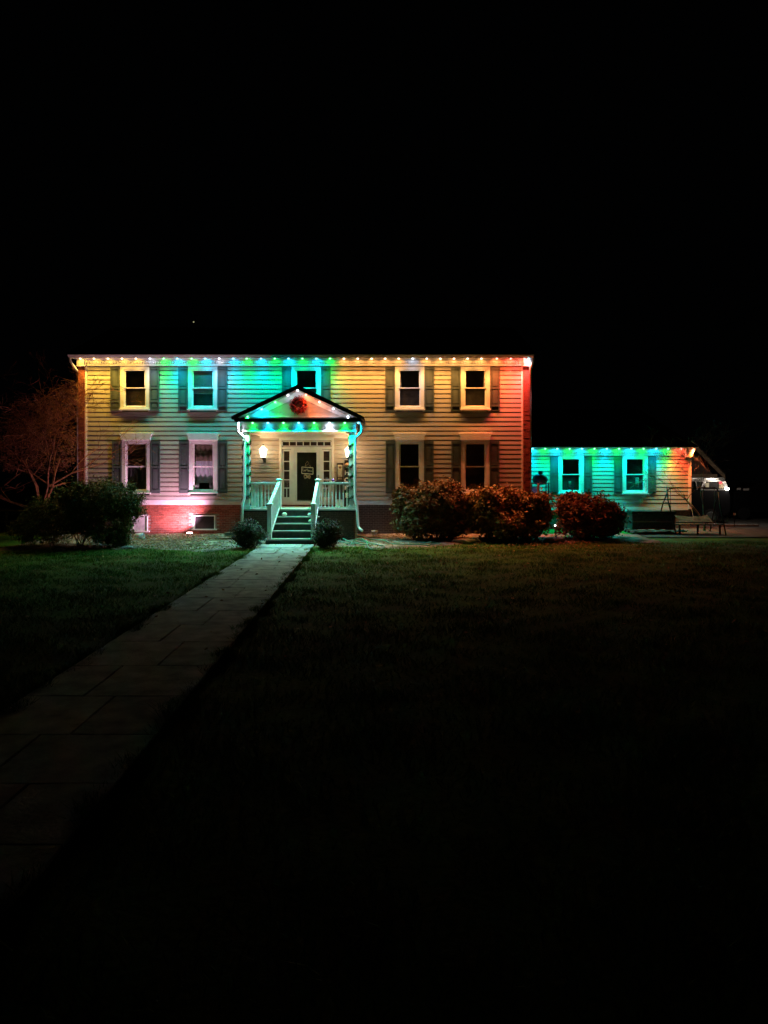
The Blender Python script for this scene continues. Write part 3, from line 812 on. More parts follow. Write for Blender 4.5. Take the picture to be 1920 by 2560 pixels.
rk = [(619, 1042, 'G'), (654, 1023.5, 'C'), (688, 1005.5, 'G'), (720, 988, 'W'), (744, 976, 'W'), (765, 987.5, 'O'), (798.5, 1005, 'P'), (833, 1022, 'W'), (870, 1041, 'W')]
BY2 = -2.55
seq = [((p-960)/S(BY2), c, Z(q, BY2)) for p, q, c in rk]
string('gable_light_string', 'slanting light string under both slopes of the porch gable', seq, BY2, None, [Vector((a[0], BY2, a[2]+.035)) for a in seq], PUCK*.16, wide=.8, narrow=.0, size=118, halo=.35, tilt=0, mult={'W': .42, 'G': 2.2, 'C': 3.0, 'O': 3.4, 'P': 1.6})
LY2 = WY-.36
wpx = [1331.5, 1363, 1393, 1424, 1455, 1486, 1517, 1547.5, 1578, 1609, 1640.5, 1670.5, 1703, 1735]
wc = 'CGCGCGCGCGCGRO'
seq = [((p-960)/S(LY2), c, wsz-.025) for p, c in zip(wpx, wc)]
string('wing_light_string', 'green and blue light string along the low wing eave', seq, LY2, None, [(seq[0][0]-.1, LY2, wsz-.004), (seq[-1][0]+.1, LY2, wsz-.004)], PUCK*.95, mult={'O': 1.6, 'R': 1.7})

# ------------------------------------------------------------------ porch lanterns
warm = (1, .47, .17)
GL = emis('lantern_glow', (1, .78, .48), 2.0)
def lantern(px_, label):
    y = -.40; c = P(px_, 1131, y)
    t = thing('wall_lantern', (c.x, -.04, c.z-.3), label, 'lantern', 'lanterns on either side of the front door')
    x, z = c.x, c.z
    def ring(r, zz, n=6): return [(x+r*math.cos(2*math.pi*i/n), y+r*math.sin(2*math.pi*i/n), zz) for i in range(n)]
    n = 6
    gb = MB(); a = ring(.105, z-.2); b = ring(.16, z+.10); 
    gb.add(a+b, [(i, (i+1) % n, (i+1) % n+n, i+n) for i in range(n)]); gb.build('glass', GL, t)
    rf = MB(); a = ring(.175, z+.105); b = ring(.05, z+.24); c2 = ring(.05, z+.26)
    rf.add(a+b+c2, [(i, (i+1) % n, (i+1) % n+n, i+n) for i in range(n)]+[(n+i, n+(i+1) % n, 2*n+(i+1) % n, 2*n+i) for i in range(n)]+[tuple(range(2*n, 3*n))]); rf.build('cap', GL, t)
    fr_ = MB()
    for i in range(n):
        p = ring(.108, z-.2)[i]; q = ring(.164, z+.10)[i]; fr_.bar(p, q, .012)
    fr_.build('frame', M['iron'], t)
    MB().ball((x, y, z+.29), .03, 8, 6, 1.6).build('finial', M['iron'], t)
    bs = MB(); bs.lathe((x, y, z-.235), [(.02, -.06), (.05, -.03), (.11, .0), (.115, .033)], 10); bs.build('base', M['iron'], t)
    br = MB(); br.tube([(x, y, z-.28), (x, y+.03, z-.34), (x, y+.18, z-.36), (x, -.06, z-.30)], .015, 6); br.box(x-.06, x+.06, -.06, -.035, z-.42, z-.18); br.build('bracket', M['iron'], t)
    point('lantern_lamp', (x, y-.19, z-.02), warm, LANTERN*.62, t, .10)
    point('lantern_lamp', (x+.0, y-.0, z+.42), warm, LANTERN*.08, t, .08)
    return t
lantern(658, 'lit wall lantern on bare siding, the one further from the porch plaque')
lantern(872, 'lit wall lantern half hidden by the porch post above the plaque')

# pink flood light
fl = thing('flood_light', P(474, 1338, -.8), 'small flood lamp on the soil throwing pink light on the brick', 'flood light')
c = P(474, 1337, -.8)
h = MB(); h.bar(c+Vector((-.12, 0, 0)), c+Vector((.12, 0, 0)), .08, .14); h.build('housing', M['iron'], fl)
MB().bar(c+Vector((-.10, -.0, .085)), c+Vector((.10, -.0, .085)), .07, .02).build('lens', emis('pink_glow', (1, .55, .55), 12), fl)
MB().tube([c+Vector((0, 0, -.04)), c+Vector((0, 0, -.2))], .015, 6).build('stake', M['iron'], fl)
spot('flood_lamp', c+Vector((-.05, -.02, .13)), (.95, .45, .70), FLOOD, fl, size=140, blend=.8, rad=.05, aim=P(350, 1125, .2))
point('flood_spill', c+Vector((.0, -.12, .10)), (1, .4, .4), .7, fl, .05)

# ------------------------------------------------------------------ wreath, door sign, porch things
wy = -2.30; wc_ = P(746.5, 1013.5, wy)
wr = thing('wreath', wc_, 'red berry wreath hanging in the porch gable', 'wreath')
n = 2600; a = rng.uniform(0, 2*np.pi, n); rr = .235+rng.normal(0, .048, n); dp = rng.normal(0, .045, n)
c = np.stack([wc_.x+np.cos(a)*rr, wy-.03+dp, wc_.z+np.sin(a)*rr], 1)
d1 = rng.normal(0, 1, (n, 3)); d1 /= np.linalg.norm(d1, axis=1)[:, None]; d2 = np.cross(d1, rng.normal(0, 1, (n, 3))); d2 /= np.linalg.norm(d2, axis=1)[:, None]
L = rng.uniform(.02, .05, n)[:, None]
V = np.concatenate([c-d1*L, c+d2*L*.45, c+d1*L, c-d2*L*.45]); i = np.arange(n); F = np.stack([i, i+n, i+2*n, i+3*n], 1)
h = n//2
quick_mesh('foliage', V, F[:h], M['wreath'], wr); quick_mesh('foliage', V, F[h:], M['wreath'], wr)
MB().tube([(wc_.x+.22*math.cos(t), wy-.02, wc_.z+.22*math.sin(t)) for t in np.linspace(0, 2*math.pi, 25)], .05, 6).build('ring', M['wreathgreen'], wr)
MB().lathe((wc_.x, wy-.0, wc_.z), [(.001, -.012), (.2, -.01), (.2, .01), (.001, .012)], 20, 'y').build('shade_disc', M['bark'], wr)  # brown disc added for the dark wall shadow inside the ring

sg = thing('door_sign', P(768.5, 1176, -.12), 'dark rectangular sign with pale border hung on the front door', 'sign')
def sp_(u, v): return P(754.5+u*28, 1167.5+v*16+u*2.0, -.115)
b = MB(); cs4 = [sp_(0, 1), sp_(1, 1), sp_(1, 0), sp_(0, 0)]
b.add([Vector(p) for p in cs4]+[Vector(p)+Vector((0, .02, 0)) for p in cs4], [(0,1,2,3),(7,6,5,4),(0,4,5,1),(1,5,6,2),(2,6,7,3),(3,7,4,0)]); b.build('board', M['slate'], sg)
f = MB()
for k in range(4): f.bar(cs4[k]+Vector((0, -.008, 0)), cs4[(k+1) % 4]+Vector((0, -.008, 0)), .02, .03)
f.build('border', M['paper'], sg)
lt = MB()
word = [(.10,.15),(.10,.55),(.12,.62),(.24,.60),(.30,.45),(.26,.42),(.24,.58),(.31,.60),(.35,.55),(.40,.20),(.45,.52),(.51,.18),(.55,.60),(.60,.45),(.64,.47),(.64,.60),(.58,.58),(.66,.60),(.71,.44),(.73,.60),(.77,.46),(.80,.60),(.86,.47),(.88,.60),(.94,.56)]
lt.tube([sp_(u, v)+Vector((0, -.012, 0)) for u, v in word], .008, 5); lt.build('lettering', M['paper'], sg)
MB().tube([sp_(.35, .0), P(764, 1159, -.12), P(768, 1153, -.12), P(772.5, 1159, -.12), P(767, 1163, -.12), P(762, 1164, -.12)], .007, 5).build('hanger', M['ribbon'], sg)
MB().tube([sp_(.8, .03), P(774, 1162.5, -.12)], .007, 5).build('hanger', M['ribbon'], sg)
bw = thing('ribbon_bow', P(768.5, 1191, -.12), 'tan ribbon bow hanging below the front door sign', 'bow')
def rib(pts, wd, name):
    v = []; n = len(pts)
    for (u, vv, dy) in pts:
        p = P(u, vv, -.12+dy); v += [p+Vector((0, 0, wd)), p+Vector((0, -.012, -wd))]
    MB().add(v, [(2*i, 2*i+1, 2*i+3, 2*i+2) for i in range(n-1)]).build(name, M['ribbon'], bw)
rib([(769, 1191, 0), (763, 1186.5, -.02), (759.5, 1190, -.03), (762, 1196, -.02), (769, 1192, 0)], .035, 'loop')
rib([(769, 1191, 0), (774, 1189, -.02), (776.5, 1192, -.03), (774, 1196, -.02), (769, 1192, 0)], .035, 'loop')
rib([(768.5, 1192, -.01), (767.5, 1204, -.02), (767, 1212, -.01)], .02, 'tail')

pq = thing('wall_plaque', P(848, 1178, -.06), 'framed pale plaque on the porch wall beside the door', 'plaque')
MB().box(X(843), X(858), -.07, -.034, Z(1199), Z(1158)).build('frame', M['iron'], pq)
MB().box(X(844.5), X(856.5), -.078, -.0705, Z(1193), Z(1162)).build('face', M['paper'], pq)
MB().box(X(845), X(856), -.08, -.0785, Z(1198.5), Z(1195)).build('lower_plate', M['paper'], pq)
MB().lathe((X(850.5), -.081, Z(1168.5)), [(.035, 0), (.045, -.006), (.055, 0)], 12, 'y').build('medallion', M['wood'], pq)

hs = thing('home_sign', (X(866, -.6), -.6, DZ), 'tall dark porch sign reading HOME beside the post', 'sign')
hy = -.6
MB().add([(X(860, hy), hy, DZ+.01), (X(873, hy), hy, DZ+.01), (X(873, hy), hy+.3, Z(1150, hy)), (X(860, hy), hy+.3, Z(1150, hy)),
          (X(860, hy), hy+.03, DZ+.01), (X(873, hy), hy+.03, DZ+.01), (X(873, hy), hy+.33, Z(1150, hy)), (X(860, hy), hy+.33, Z(1150, hy))],
         [(0,1,2,3),(5,4,7,6),(0,4,5,1),(1,5,6,2),(2,6,7,3),(3,7,4,0)]).build('board', M['slate'], hs)
for ch, py in (('H', 1182), ('O', 1200.5), ('M', 1220), ('E', 1239)):
    cu = bpy.data.curves.new('letter', 'FONT'); cu.body = ch; cu.size = .26; cu.extrude = .006; cu.align_x = 'CENTER'; cu.align_y = 'CENTER'
    cu.offset = .008
    tmp = bpy.data.objects.new('letter_outline', cu); COL.objects.link(tmp)
    me = bpy.data.meshes.new_from_object(tmp.evaluated_get(bpy.context.evaluated_depsgraph_get()))
    bpy.data.objects.remove(tmp); me.materials.clear(); me.materials.append(M['white'])
    o = bpy.data.objects.new('letter', me); COL.objects.link(o); o.parent = hs
    zz = Z(py, hy); tt = (zz-DZ)/(Z(1150, hy)-DZ)
    o.location = Vector((X(866.5, hy), hy+.3*tt-.012, zz))-wloc(hs); o.rotation_euler = (R(80), 0, 0)
MB().ball((X(868, hy), hy+.24, Z(1163, hy)), .13, 12, 8, .8).build('ornament', M['ribbon'], hs, smooth=True)

orn = MB().ball(P(833, 1200.5, -2.2), .06, 12, 8).build('bauble', M['mauve'], smooth=True); tag(orn, 'shiny purple bauble on the porch handrail', 'bauble')
orn.location = (0, 0, 0)
dk = MB(); 
pt = thing('planter_box', (X(648, -.9), -.9, DZ), 'pale slatted box behind the porch railing with a small tray', 'box')
for a, b in ((631, 638), (640, 648), (651, 655)):
    MB().box(X(a, -.9), X(b, -.9), -.92, -.88, DZ+.01, Z(1211, -.9)).build('slat', M['palestone'], pt)
MB().box(X(631, -.9), X(655, -.9), -.875, -.5, DZ+.01, Z(1213, -.9)).build('box_body', M['wood'], pt)
MB().lathe(P(650, 1203.5, -.7), [(.05, -.03), (.11, 0), (.12, .03), (.02, .02)], 12).build('tray', M['pumpkin'], pt)
ch = thing('porch_chair', (X(675, -.7), -.7, DZ), 'wooden chair with slatted back behind the porch railing', 'chair')
for z in (1228, 1238, 1249): MB().box(X(662, -.6), X(686, -.6), -.6, -.57, Z(z+3, -.6), Z(z-3, -.6)).build('back_slat', M['wood'], ch)
MB().box(X(661, -.8), X(687, -.8), -1.1, -.62, DZ+.40, DZ+.44).build('seat', M['wood'], ch)
for xx in (662, 686):
    MB().box(X(xx, -.6)-.02, X(xx, -.6)+.02, -.568, -.53, DZ+.001, Z(1222, -.6)).build('leg', M['wood'], ch)
    MB().box(X(xx, -.6)-.02, X(xx, -.6)+.02, -1.08, -1.04, DZ+.001, DZ+.399).build('leg', M['wood'], ch)
cb = thing('porch_cabinet', (X(845, -.4), -.5, DZ), 'dark low cabinet with two pale tubs behind the porch railing', 'cabinet')
MB().box(X(839, -.4), X(858, -.4), -.5, -.1, DZ+.2, Z(1201, -.5)).build('body', M['dark'], cb)
for a in (840, 850): MB().box(X(a, -.55), X(a+7, -.55), -.6, -.51, DZ+.03, DZ+.3).build('tub', M['poly'], cb)
# pumpkins on the steps
def pumpkin(px_, py_, y, r_, label):
    c = P(px_, py_, y); t = thing('gourd', (c.x, y, c.z-r_*.75), label, 'gourd', 'small pale gourds on the porch steps')
    b = MB(); n = 20; m_ = 8; vs = []; fs = []
    for i in range(m_+1):
        ph = math.pi*i/m_
        for j in range(n):
            a = 2*math.pi*j/n; rr = r_*(1+.06*math.cos(a*7))*max(.01, math.sin(ph))
            vs.append((c.x+rr*math.cos(a), y+rr*math.sin(a), c.z-.75*r_*math.cos(ph)-(.12*r_ if i == m_ else 0)))
    for i in range(m_):
        for j in range(n): fs.append((i*n+j, i*n+(j+1) % n, (i+1)*n+(j+1) % n, (i+1)*n+j))
    b.add(vs, fs); b.build('flesh', M['pumpkin'], t, smooth=True)
    MB().tube([(c.x, y, c.z+.6*r_), (c.x+.01, y, c.z+.95*r_)], .01, 6).build('stem', M['bark'], t)
def stepy(k): return -2.34-.29*k+.1
pumpkin(711, 1285.3, -2.52, .095, 'small pale gourd alone at the rail side of the second step')
pumpkin(772, 1271.8, -2.26, .06, 'smallest pale gourd up on the porch deck edge')
pumpkin(774.5, 1286.5, -2.52, .085, 'small pale gourd on the second step against the newel post')
pumpkin(776.5, 1302.5, -2.82, .085, 'small pale gourd half hidden behind the newel post, lowest of the four')

# ------------------------------------------------------------------ bushes and trees
def leaf_cloud(c, rad, n, L, flat=0., power=.35, squash_bottom=True, lumps=7, up=0.0, seed=0):
    g_ = np.random.default_rng(seed)
    d = g_.normal(0, 1, (n, 3)); d /= np.linalg.norm(d, axis=1)[:, None]
    # lumpy radius
    k = g_.normal(0, 1, (lumps, 3)); k /= np.linalg.norm(k, axis=1)[:, None]
    lump = np.max(d@k.T, axis=1)**4
    r = g_.uniform(0, 1, n)**power*(.80+.22*lump+.05*np.sin(d[:, 0]*9+seed)*np.sin(d[:, 2]*11)+.05*np.sin(d[:, 1]*17)*np.sin(d[:, 0]*15+2))
    p = d*r[:, None]*np.array(rad)
    K = 90; kd = g_.normal(0, 1, (K, 3)); kd /= np.linalg.norm(kd, axis=1)[:, None]
    kc = kd*g_.uniform(.72, 1.02, K)[:, None]*np.array(rad)*.97
    sel = g_.integers(0, K, n); use = g_.uniform(0, 1, n) < .62
    q = kc[sel]+g_.normal(0, 1, (n, 3))*(.05+.09*g_.uniform(0, 1, K)[sel, None])*(np.mean(rad)**.5)
    p = np.where(use[:, None], q, p*.93); d = np.where(use[:, None], kd[sel]*.6+d*.4, d)
    p = p+np.array(c)
    nn = g_.normal(0, .55, (n, 3))+d*.7+np.array([0, 0, .55]); nn /= np.linalg.norm(nn, axis=1)[:, None]
    d1 = np.cross(nn, g_.normal(0, 1, (n, 3))+.0); d1 /= np.linalg.norm(d1, axis=1)[:, None]
    d2 = np.cross(nn, d1)
    Ls = L*g_.uniform(.5, 1.3, n)[:, None]
    return p, d1*Ls, d2*Ls
def leaves(name, clouds, material, parent, aspect=.4, minz=None):
    P_ = np.concatenate([c[0] for c in clouds]); A = np.concatenate([c[1] for c in clouds]); B = np.concatenate([c[2] for c in clouds])*aspect
    if minz is not None:
        k = P_[:, 2] > minz; P_, A, B = P_[k], A[k], B[k]
    n = len(P_); V = np.concatenate([P_-A, P_+B, P_+A, P_-B]); i = np.arange(n); F = np.stack([i, i+n, i+2*n, i+3*n], 1)
    return quick_mesh(name, V, F, material, parent)
def stems(c, rad, zbase, n, material, parent, name='stem', r0=.02):
    b = MB()
    for i in range(n):
        a = random.uniform(0, 6.28); q = random.uniform(.2, .85)
        tip = Vector((c[0]+rad[0]*q*math.cos(a), c[1]+rad[1]*q*math.sin(a), c[2]+rad[2]*random.uniform(.1, .8)))
        p0 = Vector((c[0]+random.uniform(-.1, .1), c[1]+random.uniform(-.1, .1), zbase))
        mid = p0.lerp(tip, .5)+Vector((random.uniform(-.1, .1), random.uniform(-.1, .1), .1))
        b.tube([p0, mid, tip], [r0, r0*.7, r0*.3], 5)
    return b.build(name, material, parent)
def bush(name, label, cat, c, rad, n, L, m, group=None, clouds=None, seed=1, aspect=.4, st=M['bark'], power=.35):
    t = thing(name, (c[0], c[1], ground_z(c[1])-.02), label, cat, group)
    cl = clouds or [leaf_cloud(c, rad, n, L, seed=seed, power=power)]
    leaves('foliage', cl, m, t, aspect, ground_z(c[1])+.02)
    stems(c, rad, ground_z(c[1])-.05, 9, st, t)
    tw_ = MB(); sr_ = random.Random(seed+50)
    for (pc, _a, _b) in cl:
        for k_ in range(max(6, len(pc)//260)):
            q = Vector(pc[sr_.randrange(len(pc))]); cc = Vector(pc.mean(axis=0)); d_ = (q-cc); 
            e_ = q+d_*sr_.uniform(.02, .18)+Vector((0, 0, sr_.uniform(0, .08)))
            if e_.z < ground_z(c[1])+.05: continue
            tw_.tube([cc.lerp(q, .6), q, e_], [.008, .006, .003], 3)
    tag(tw_.build('twig_tips', st, t), 'fine twig ends', kind='stuff')
    return t
by = -4.5
c = P(622, 1337, by); bush('round_bush', 'small clipped round bush on the lamp-lit bare soil, stair side nearer the twigs', 'bush', c, (.55, .55, .54), 9000, .035, M['boxwood'], 'clipped round bushes either side of the steps', seed=3, power=.25)
c = P(818, 1336, by); bush('round_bush', 'small clipped round bush beside the coiled green hose', 'bush', c, (.50, .50, .53), 9000, .035, M['boxwood'], 'clipped round bushes either side of the steps', seed=4, power=.25)
# spreading yew
y0 = -4.0
def cl(px_, py_, rx, rz_, y, n, L, seed, ry=None, up=.3, power=.3): return leaf_cloud(P(px_, py_, y), (rx, ry or rx*.8, rz_), n, L, seed=seed, up=up, power=power)
cy = [cl(250, 1243, 1.55, .62, y0, 13000, .06, 11), cl(185, 1275, 1.7, .75, y0+.2, 10000, .06, 12), cl(318, 1268, .72, .5, y0+.1, 6500, .055, 13), cl(105, 1320, 1.2, .75, y0+.2, 6000, .06, 14), cl(255, 1310, 1.2, .8, y0-.2, 9000, .06, 15), cl(300, 1340, .5, .5, y0-.3, 3500, .05, 16)]
bush('yew_bush', 'large spreading dark green yew covering the corner of the house', 'bush', P(200, 1300, y0), (2.0, 1.2, 1.0), 0, 0, M['yew'], clouds=cy, aspect=.28)
# right hand shrubs
y1 = -1.9
hA = [cl(1085, 1262, 1.25, .85, y1, 11000, .075, 21), cl(1040, 1290, .95, .95, y1-.1, 8000, .07, 22), cl(1100, 1232, .9, .4, y1+.1, 5500, .075, 23), cl(1010, 1245, .5, .45, y1, 3000, .07, 24), cl(1120, 1310, .8, .7, y1, 5000, .07, 25)]
bush('russet_shrub', 'russet twiggy shrub under the two ground floor windows nearest the porch', 'shrub', P(1075, 1290, y1), (1.3, .9, 1.1), 0, 0, M['russet'], 'autumn shrubs along the front wall', clouds=hA, aspect=.38)
hB = [cl(1235, 1262, 1.2, .72, y1, 10000, .08, 31), cl(1320, 1275, 1.05, .85, y1, 9000, .08, 32), cl(1195, 1280, .7, .8, y1+.1, 5000, .075, 33), cl(1275, 1305, 1.55, .75, y1-.1, 9000, .08, 34)]
bush('tan_shrub', 'broad tan shrub in front of the downspout corner of the house', 'shrub', P(1275, 1290, y1), (1.6, 1, 1.1), 0, 0, M['tan'], 'autumn shrubs along the front wall', clouds=hB, aspect=.5)
y2 = -1.5
hC = [cl(1470, 1282, 1.2, .72, y2, 11000, .07, 41), cl(1430, 1270, .7, .6, y2, 4500, .07, 42), cl(1520, 1300, .75, .7, y2, 5000, .07, 43), cl(1465, 1315, 1.2, .6, y2-.1, 6000, .07, 44)]
bush('brown_shrub', 'rounded brown shrub below the wing windows', 'shrub', P(1470, 1300, y2), (1.3, .9, .9), 0, 0, M['russet'], 'autumn shrubs along the front wall', clouds=hC, aspect=.42)

def grow(b, p, d, L, r0, depth, spread, droop, seedr, minr=.004):
    pts = [p]; rads = [r0]; q = Vector(p); dd = Vector(d)
    n = 4
    for i in range(n):
        dd = (dd+Vector((seedr.gauss(0, .18), seedr.gauss(0, .18), seedr.gauss(0, .12)-droop))).normalized()
        q = q+dd*(L/n); pts.append(q.copy()); rads.append(max(minr, r0*(1-.5*(i+1)/n)))
    b.tube(pts, rads, 5 if r0 > .015 else 3)
    if depth > 0:
        for k in range(seedr.choice((2, 3, 3))):
            i = seedr.randint(2, n); a = pts[i]
            nd = (dd+Vector((seedr.gauss(0, spread), seedr.gauss(0, spread), seedr.gauss(0, spread*.7)))).normalized()
            grow(b, a, nd, L*seedr.uniform(.6, .85), rads[i]*.7, depth-1, spread, droop, seedr, minr)
def tree(name, label, base, limbs, depth, L, r0, m, cat='tree', spread=.6, droop=.0, seed=1, minr=.004):
    t = thing(name, base, label, cat); sr = random.Random(seed)
    tk = MB(); bs = Vector(base); tk.tube([bs+Vector((0, 0, -.2)), bs+Vector((.02, 0, .15)), bs+Vector((0, .02, .4))], [r0*1.5, r0*1.15, r0], 8); tk.build('trunk', m, t)
    for d in limbs:
        b = MB(); grow(b, bs+Vector((0, 0, .35)), Vector(d).normalized(), L, r0*.75, depth, spread, droop, sr, minr); b.build('limb', m, t)
    return t
yt = -1.2
tree('bare_tree', 'leafless reddish twiggy tree beside the brick end of the house', P(104, 1318, yt), [(-.75, 0, .8), (.15, .1, 1), (.5, -.1, .85), (.0, -.3, 1.1), (-.3, .3, 1)], 6, 2.7, .09, M['redlit_twig'], spread=.55, seed=5, minr=.006)
ct_ = [leaf_cloud(P(a_, b_, yt), (rx_, 1.1, rz_), n_, .10, seed=60+a_) for (a_, b_, rx_, rz_, n_) in ((150, 1015, .9, .8, 2600), (95, 1060, 1.5, 1.2, 4200), (40, 1120, 1.3, 1.1, 3000), (130, 1130, 1.2, .9, 3000), (185, 985, .55, .5, 1500))]
bt_ = [o for o in bpy.data.objects if o.name == 'bare_tree'][0]
tag(leaves('twig_tips', ct_, M['redlit_twig'], bt_, .05), 'mass of fine reddish twigs', kind='stuff')
yb_ = 1.9
tree('twiggy_tree', 'thin leafless sapling whose twigs cross the wing eave corner', (X(1760, yb_), yb_, 0), [(-.30, 0, 1), (-.15, .05, 1), (-.45, -.05, 1)], 5, 1.75, .045, M['bark'], spread=.5, droop=.0, seed=12, minr=.005)

# left fence
fn = thing('rail_fence', (X(45, 2), 2, 0), 'low dark rail fence in the shade past the yew', 'fence')
yf = 2.0
MB().box(X(-90, yf), X(100, yf), yf-.02, yf+.02, Z(1279, yf), Z(1274, yf)).build('rail', M['wood'], fn)
MB().box(X(-90, yf), X(100, yf), yf-.02, yf+.02, Z(1306, yf), Z(1301, yf)).build('rail', M['wood'], fn)
for p in (-80, -32, 15, 62): MB().box(X(p, yf)-.05, X(p, yf)+.05, yf+.021, yf+.1, -.1, Z(1272, yf)).build('post', M['wood'], fn)

# ------------------------------------------------------------------ yard clutter, front
# garden hose
def hose():
    yh = lambda py: 2.66*FPX/(py-1178)+CAMY
    def g_(px_, py_, up=.018): 
        y = yh(py_); return Vector(((px_-960)/S(y), y, ground_z(y)+.03+up))
    pts = [(842,1350),(848,1347),(862,1352),(880,1356),(900,1353),(915,1355),(921,1359),(913,1362),(895,1361),(880,1357),(884,1353),(903,1351),(914,1354),(920,1366),(926,1374),(943,1375),(958,1371),(961,1367),(950,1362),(930,1359),(905,1357),(880,1359),(858,1357),(846,1354),(858,1348),(885,1345),(905,1346),(925,1350),(945,1352),(962,1354),(978,1358),(1010,1361),(1050,1363),(1080,1364)]
    P3 = [g_(a, b, .018+.02*(i % 3)) for i, (a, b) in enumerate(pts)]
    # catmull
    out = []
    for i in range(len(P3)-1):
        p0, p1, p2, p3 = P3[max(i-1, 0)], P3[i], P3[i+1], P3[min(i+2, len(P3)-1)]
        for k in range(6):
            t = k/6
            out.append(.5*((2*p1)+(p2-p0)*t+(2*p0-5*p1+4*p2-p3)*t*t+(3*p1-p0-3*p2+p3)*t**3))
    o = MB().tube(out, .022, 6).build('garden_hose', M['hose'], smooth=True)
    tag(o, 'pale green garden hose tangled on the soil beside the round bush', 'hose')
hose()
def rock(name, px_, py_, y, r_, m, label, cat='stone', group=None, sz=.4, seed=0):
    c = P(px_, py_, y); sr = random.Random(seed)
    me = bmesh.new(); bmesh.ops.create_icosphere(me, subdivisions=2, radius=1)
    for v in me.verts:
        k = 1+sr.uniform(-.16, .16); v.co = Vector((v.co.x*r_*k*1.2, v.co.y*r_*k, v.co.z*r_*sz*k))
    ms = bpy.data.meshes.new(name); me.to_mesh(ms); me.free(); ms.materials.append(m)
    o = bpy.data.objects.new(name, ms); COL.objects.link(o); o.location = (c.x, y, ground_z(y)+r_*sz*.5); return tag(o, label, cat, group)
rock('flat_stone', 937, 1352, -3.4, .20, M['palestone'], 'pale flat stone slab lying beyond the hose coil', group='flat stones by the hose', sz=.15, seed=1)
rock('flat_stone', 955, 1357, -3.7, .16, M['palestone'], 'smaller pale flat stone touching the hose loop end', group='flat stones by the hose', sz=.15, seed=2)
rock('garden_stone', 1165, 1345, -2.6, .42, M['palestone'], 'broad pale boulder in the gap between the two front shrubs', sz=.28, seed=3)
rock('garden_stone', 1385, 1348, -2.4, .33, M['palestone'], 'pinkish boulder in the gap before the brown shrub', sz=.35, seed=4)
rock('garden_stone', 1078, 1335, -2.7, .07, M['palestone'], 'tiny pale stone under the russet shrub', sz=.6, seed=5)
rock('garden_stone', 150, 1348, -5.3, .16, M['palestone'], 'pale stone in the dark under the yew', sz=.3, seed=6)
rock('garden_stone', 56, 1331, -4.2, .12, M['palestone'], 'small grey stone at the far dark edge of the yew', sz=.4, seed=8)
rock('garden_stone', 318, 1362, -4.6, .19, M['palestone'], 'long pale stone at the foot of the yew beside the bucket', sz=.35, seed=7)
pot = MB().lathe(P(936, 1330, -1.2), [(.10, -.10), (.13, .02), (.14, .05), (.12, .05), (.10, -.02)], 14).build('plant_pot', M['palestone'], smooth=True); tag(pot, 'small pale pot standing by the brick base beside the hose', 'pot')
def timber(px0, px1, py_, y, h, m, label, name='timber_board'):
    x0, x1 = X(px0, y), X(px1, y); z = ground_z(y)+.01
    o = MB().box(x0, x1, y-.08, y+.08, z, z+h).build(name, m, bevel=.004); return tag(o, label, 'board')
timber(544, 600, 1342, -1.9, .07, M['tread'], 'pale board on the soil left of the round bush')
timber(893, 950, 1340, -1.3, .05, M['wood'], 'brown board along the brick base by the downspout')
timber(562, 585, 1333, -.9, .16, M['wood'], 'short dark timber block against the brick wall')
# bucket on its side
bk_ = thing('bucket', P(348, 1340, -2.0), 'white bucket lying on its side at the edge of the yew', 'bucket')
c = P(349, 1338, -2.0); c.z = ground_z(-2.0)+.15
b = MB(); prof = [(.10, -.17), (.135, .17), (.125, .165), (.092, -.155)]
b.lathe(c, prof, 16, 'x'); o = b.build('pail', M['white'], bk_, smooth=True)
MB().tube([c+Vector((.17, .0, .13)), c+Vector((.30, 0, .02)), c+Vector((.17, 0, -.12))], .006, 5).build('handle', M['iron'], bk_)
wf = thing('ornament_cluster', P(324, 1311, -2.4), 'white lumpy garden ornament beside the yew foliage', 'ornament')
c = P(324, 1314, -2.4)
b = MB()
for i in range(9): b.ball(c+Vector((random.uniform(-.09, .09), random.uniform(-.08, .08), random.uniform(-.16, .14))), random.uniform(.06, .09), 8, 6)
b.build('ornament_body', M['poly'], wf, smooth=True)
MB().box(c.x-.05, c.x+.05, -2.45, -2.35, -.1, c.z-.1).build('ornament_base', M['poly'], wf)
# fallen branches and twig litter
sr = random.Random(9)
for i in range(14):
    px_ = sr.uniform(345, 590); y = sr.uniform(-4.3, -1.4); x = X(px_, y); z = ground_z(y)+.05
    b = MB(); a = sr.uniform(-.5, .5)+(0 if sr.random() < .5 else 3.1); grow(b, Vector((x, y, z)), Vector((math.cos(a), math.sin(a)*.6, .03)), sr.uniform(.5, 1.1), sr.uniform(.014, .024), 2, .45, .01, sr, .005)
    for k in range(len(b.v)):
        v = b.v[k]; b.v[k] = (v[0], v[1], max(ground_z(v[1])+.02, ground_z(v[1])+.03+(v[2]-z)*.35))
    o = b.build('fallen_branch', M['twig']); tag(o, 'cut bare branch lying among twig litter below the pink-lit brick', 'branch', 'cut branches on the soil')
tw = MB()
for i in range(1100):
    if i < 800: px_ = sr.gauss(450, 85); y = sr.uniform(-4.6, -.4)
    else: px_ = sr.uniform(830, 1010); y = sr.uniform(-3.6, -.3)
    if px_ > 600 and px_ < 800: continue
    x = X(px_, y); z = ground_z(y)+.03; a = sr.uniform(0, 6.28); L = sr.uniform(.04, .28)
    tw.tube([(x, y, z+sr.uniform(0, .04)), (x+L*.5*math.cos(a), y+L*.5*math.sin(a), z+sr.uniform(.01, .06)), (x+L*math.cos(a+.3), y+L*math.sin(a+.3), z+sr.uniform(0, .04))], sr.uniform(.003, .009), 3)
tag(tw.build('twig_litter', M['twig']), 'broken twigs scattered on the soil', kind='stuff')
